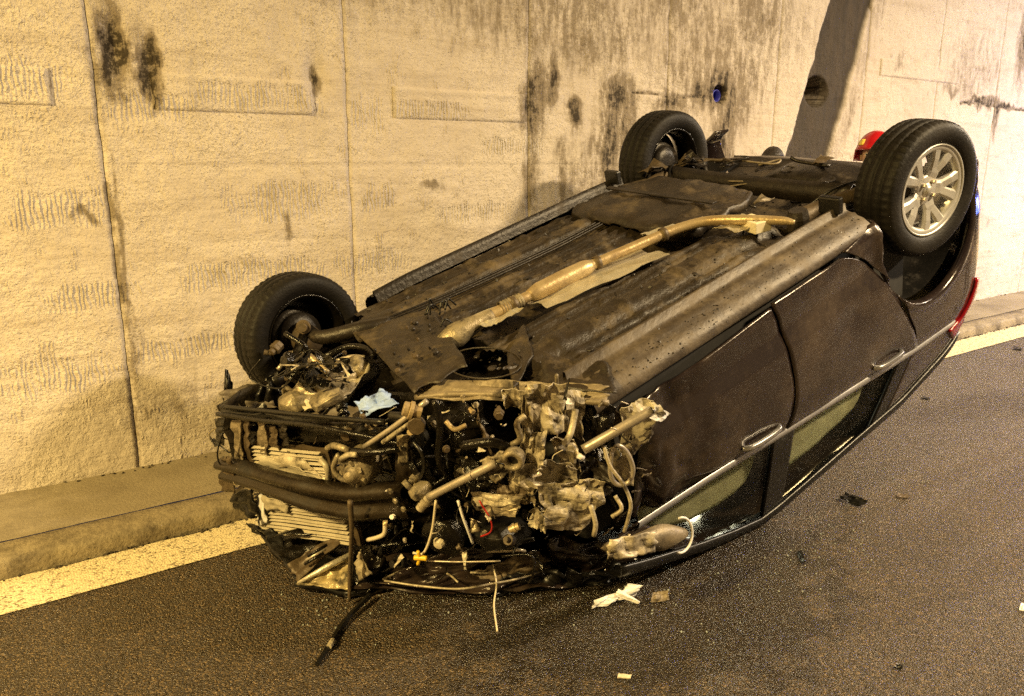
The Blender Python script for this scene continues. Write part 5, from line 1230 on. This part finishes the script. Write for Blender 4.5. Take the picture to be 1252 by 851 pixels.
# ------------------------------------------------------------------ people behind the wreck (and one standing off to the right)
M['skin'] = mat('skin', (.46, .30, .21), (.52, .35, .25), 12, .5, 0, .05, 60)
M['hair'] = mat('dark_hair', (.012, .009, .008), (.03, .022, .018), 60, .5, 0, .6, 90)
M['navy'] = mat('navy_uniform', (.018, .022, .045), (.028, .032, .06), 14, .8, 0, .4, 40)
M['trouser'] = mat('dark_trousers', (.014, .015, .022), (.024, .025, .034), 14, .85, 0, .4, 40)
M['boot'] = mat('black_boot', (.012, .011, .010), (.02, .018, .016), 14, .4)
M['helmet'] = mat('red_helmet_shell', (.42, .012, .015), (.36, .008, .012), 9, .22, 0, 0, 40, coat=.4)
M['reflect'] = mat('yellow_reflective_patch', (.75, .55, .06), (.8, .6, .1), 9, .35)
def person(label, loc, yaw, H, head, group=None):
    k = H / 1.75
    J = {'pel': (0, 0, .95, .15, .11), 'sp1': (0, 0, 1.10, .145, .105), 'sp2': (.005, 0, 1.28, .165, .115), 'chest': (0, 0, 1.40, .15, .10), 'neck': (0.005, 0, 1.50, .058, .058), 'neck2': (.012, 0, 1.555, .056, .056),
         'sl': (0, .175, 1.42, .065, .065), 'el': (-.01, .235, 1.14, .048, .048), 'wl': (.06, .245, .90, .034, .034),
         'sr': (0, -.175, 1.42, .065, .065), 'er': (-.01, -.235, 1.14, .048, .048), 'wr': (.06, -.245, .90, .034, .034),
         'hl': (0, .095, .88, .095, .095), 'kl': (.015, .11, .49, .068, .068), 'al': (-.015, .115, .10, .048, .048), 'tl': (.10, .125, .045, .048, .042), 'tl2': (.19, .13, .035, .04, .032),
         'hr': (0, -.095, .88, .095, .095), 'kr': (.015, -.11, .49, .068, .068), 'ar': (-.015, -.115, .10, .048, .048), 'tr': (.10, -.125, .045, .048, .042), 'tr2': (.19, -.13, .035, .04, .032)}
    names = list(J); E = [('pel', 'sp1'), ('sp1', 'sp2'), ('sp2', 'chest'), ('chest', 'neck'), ('neck', 'neck2'), ('chest', 'sl'), ('sl', 'el'), ('el', 'wl'), ('chest', 'sr'), ('sr', 'er'), ('er', 'wr'),
                          ('pel', 'hl'), ('hl', 'kl'), ('kl', 'al'), ('al', 'tl'), ('tl', 'tl2'), ('pel', 'hr'), ('hr', 'kr'), ('kr', 'ar'), ('ar', 'tr'), ('tr', 'tr2')]
    V = [tuple(q * k for q in J[n_][:3]) for n_ in names]; idx = {n_: i for i, n_ in enumerate(names)}
    R_ = [(J[n_][3] * k, J[n_][4] * k) for n_ in names]; Eg = [(idx[a], idx[b]) for a, b in E]
    for s, w_ in ((1, 'wl'), (-1, 'wr')):               # palm, four fingers, thumb
        p0 = np.array(J[w_][:3]); pm = p0 + np.array((.02, .0, -.06)); i0 = idx[w_]
        V.append(tuple(pm * k)); R_.append((.028 * k, .018 * k)); ip = len(V) - 1; Eg.append((i0, ip))
        for f in range(4):
            a = pm + np.array((.022 - .016 * f, 0, -.045)); b = a + np.array((.004, -s * .010, -.03 + .004 * abs(f - 1.5))); c = b + np.array((-.002, -s * .016, -.022))
            for q in (a, b, c): V.append(tuple(q * k)); R_.append((.009 * k, .009 * k))
            Eg += [(ip, len(V) - 3), (len(V) - 3, len(V) - 2), (len(V) - 2, len(V) - 1)]
        a = p0 + np.array((.045, -s * .01, -.045)); b = a + np.array((.014, -s * .008, -.035))
        for q in (a, b): V.append(tuple(q * k)); R_.append((.010 * k, .010 * k))
        Eg += [(i0, len(V) - 2), (len(V) - 2, len(V) - 1)]
    me = bpy.data.meshes.new('body'); me.from_pydata(V, Eg, []); me.update()
    o = bpy.data.objects.new('tmp', me); COL.objects.link(o)
    sk = o.modifiers.new('skin', 'SKIN'); sk.use_smooth_shade = True
    for i, r in enumerate(R_): me.skin_vertices[0].data[i].radius = r
    me.skin_vertices[0].data[0].use_root = True
    ss = o.modifiers.new('sub', 'SUBSURF'); ss.levels = 2; ss.render_levels = 2
    dg = bpy.context.evaluated_depsgraph_get(); m2 = bpy.data.meshes.new_from_object(o.evaluated_get(dg)); m2.name = 'body'
    bpy.data.objects.remove(o)
    root = empty('person', loc, rotm(0, 0, yaw)); tag(root, label, 'person', group)
    zmin = min(v.co.z for v in m2.vertices)
    for v in m2.vertices: v.co.z -= zmin
    b_ = bpy.data.objects.new('body', m2); COL.objects.link(b_); b_.parent = root
    m2.materials.clear()
    for q in ('skin', 'navy', 'trouser', 'boot'): m2.materials.append(M[q])
    for pg in m2.polygons:
        c_ = pg.center / k
        pg.material_index = 3 if c_.z < .13 else 2 if (c_.z < .97 and abs(c_.y) < .205) else 0 if (c_.z > 1.49 and abs(c_.y) < .1) or (c_.z < .915 and abs(c_.y) >= .205) else 1
    # head with a face
    nu, nv = 26, 20; HV = []
    for i in range(nv):
        th = math.pi * i / (nv - 1)
        for j in range(nu):
            ph = 2 * math.pi * j / nu
            x, y, z = math.sin(th) * math.cos(ph), math.sin(th) * math.sin(ph), math.cos(th)
            sx = .098 if x > 0 else .105
            jaw = 1 - .25 * max(0, -z) ** 1.5
            px, py, pz = x * sx * (jaw if x < 0 else 1 - .1 * max(0, -z)), y * .077 * jaw, z * .118
            if x > .75: px += .022 * math.exp(-(y / .13) ** 2 - ((z + .12) / .20) ** 2) - .008 * (math.exp(-((abs(y) - .38) / .16) ** 2 - ((z - .03) / .12) ** 2)) + .006 * math.exp(-(y / .35) ** 2 - ((z + .48) / .09) ** 2)
            HV.append((px * k + .022 * k, py * k, pz * k + (1.645 - zmin / k) * k))
    hf = [(i * nu + j, (i + 1) * nu + j, (i + 1) * nu + (j + 1) % nu, i * nu + (j + 1) % nu) for i in range(nv - 1) for j in range(nu)]
    hd = mesh('head', HV, hf, M['skin'], root, smooth=True)
    hc = np.array((.022, 0, 1.645 - zmin / k)) * k
    for s in (-1, 1):
        v_, f_ = lathe_vf([(.0005, .011), (.006, .0105), (.011, .004), (.012, -.004)], hc + np.array((.082, s * .032, .006)) * k, (1, s * .15, 0), 12); mesh('eye', v_, f_, M['white'], hd, smooth=True)
        v_, f_ = lathe_vf([(.0005, .015), (.005, .0135)], hc + np.array((.080, s * .032, .006)) * k, (1, s * .15, 0), 10); mesh('iris', v_, f_, M['hair'], hd)
        v_, f_ = tube_vf(spline([hc + np.array(q) * k for q in ((.0, s * .078, .03), (-.02, s * .09, .03), (-.025, s * .09, 0), (-.008, s * .083, -.03))], 5), .008, 7); mesh('ear', v_, f_, M['skin'], hd, smooth=True)
    M.setdefault('lip', mat('lips', (.36, .17, .14), (.38, .18, .15), 9, .5))
    v_, f_ = tube_vf(spline([hc + np.array(q) * k for q in ((.083, .022, -.058), (.094, 0, -.056), (.083, -.022, -.058))], 5), .0045, 6); mesh('mouth', v_, f_, M['lip'], hd, smooth=True)
    if head == 'hair':
        V2 = []; n2 = 14
        for i in range(n2):
            th = math.radians(8 + 98 * i / (n2 - 1)) if i else .001
            for j in range(nu):
                ph = 2 * math.pi * j / nu; lim = math.radians(62 if math.cos(ph) > .35 else 118); tt = th * lim / math.radians(106)
                e = 1 + .05 * (vn(j * .9, i * .9, 3) - .5)
                V2.append(tuple(hc + k * e * np.array((math.sin(tt) * math.cos(ph) * .116 - .002, math.sin(tt) * math.sin(ph) * .094, math.cos(tt) * .134))))
        mesh('hair', V2, [(i * nu + j, (i + 1) * nu + j, (i + 1) * nu + (j + 1) % nu, i * nu + (j + 1) % nu) for i in range(n2 - 1) for j in range(nu)], M['hair'], root, smooth=True, solid=.01)
    else:
        V2 = []; n2 = 16
        for i in range(n2):
            th = math.radians(1 + 104 * i / (n2 - 1))
            for j in range(nu):
                ph = 2 * math.pi * j / nu; lim = math.radians(78 if math.cos(ph) > .5 else 106); tt = th * lim / math.radians(105); fl = 1 + .10 * max(0, (i - 12) / 3)
                V2.append(tuple(hc + k * np.array((math.sin(tt) * math.cos(ph) * .140 * fl - .004, math.sin(tt) * math.sin(ph) * .120 * fl, math.cos(tt) * .155 + .005))))
        hm = mesh('helmet', V2, [(i * nu + j, (i + 1) * nu + j, (i + 1) * nu + (j + 1) % nu, i * nu + (j + 1) % nu) for i in range(n2 - 1) for j in range(nu)], M['helmet'], root, smooth=True, solid=.008)
        for j0 in (3, 9, 16, 22):
            P = [np.array(V2[i * nu + j % nu]) + (np.array(V2[i * nu + j % nu]) - hc) * .05 for i in (10, 11, 12, 13) for j in (j0, j0 + 1, j0 + 2)]
            mesh('reflective_patch', P, grid_f(4, 3), M['reflect'], hm, smooth=True, solid=.003)
    return root
person('person with short dark hair standing between the wreck and the wall', (4.86, 3.68, .09), math.radians(215), 1.60, 'hair')
person('person in a red helmet with yellow patches standing behind the rear wheel', (5.17, 3.08, 0), math.radians(200), 1.76, 'helmet')
person('person standing off to the right whose shadow falls across the road', (7.19, 1.49, 0), math.radians(185), 1.76, 'hair')

# ------------------------------------------------------------------ blue warning beacon down the road
bc = empty('warning_beacon', (10.2, 2.3, 0)); tag(bc, 'blue warning beacon on a tripod standing on the road beyond the wreck', 'beacon')
for k in range(3):
    a = 2.1 * k + .3; mesh('leg', *tube_vf([(0, 0, .55), (.35 * math.cos(a), .35 * math.sin(a), .01)], .012, 8), M['black'], bc, smooth=True)
mesh('pole', *tube_vf([(0, 0, .45), (0, 0, 1.25)], .016, 10), M['galv'], bc, smooth=True)
mesh('beacon_base', *lathe_vf([(.001, 1.25), (.08, 1.25), (.08, 1.30), (.07, 1.31), (.001, 1.31)], (0, 0, 0), (0, 0, 1), 24), M['black'], bc, smooth=True)
mt, t, p = NT('beacon_dome'); p.inputs['Base Color'].default_value = (.05, .1, .8, 1); p.inputs['Emission Color'].default_value = (.12, .2, 1, 1); p.inputs['Emission Strength'].default_value = 20
mesh('beacon_dome', *lathe_vf([(.065, 1.31), (.065, 1.40), (.05, 1.43), (.001, 1.44)], (0, 0, 0), (0, 0, 1), 24), mt, bc, smooth=True)
ld = bpy.data.lights.new('beacon_light', 'POINT'); ld.energy = 130; ld.color = (.20, .24, 1.0); ld.shadow_soft_size = .09
lo_ = bpy.data.objects.new('beacon_light', ld); COL.objects.link(lo_); lo_.parent = bc; lo_.location = (0, 0, 1.5)
for o in bpy.data.objects:
    if o.type == 'MESH' and o.name.split('.')[0] in ('diffuser', 'beacon_dome'):
        for mm in o.data.materials: mm.cycles.emission_sampling = 'NONE'
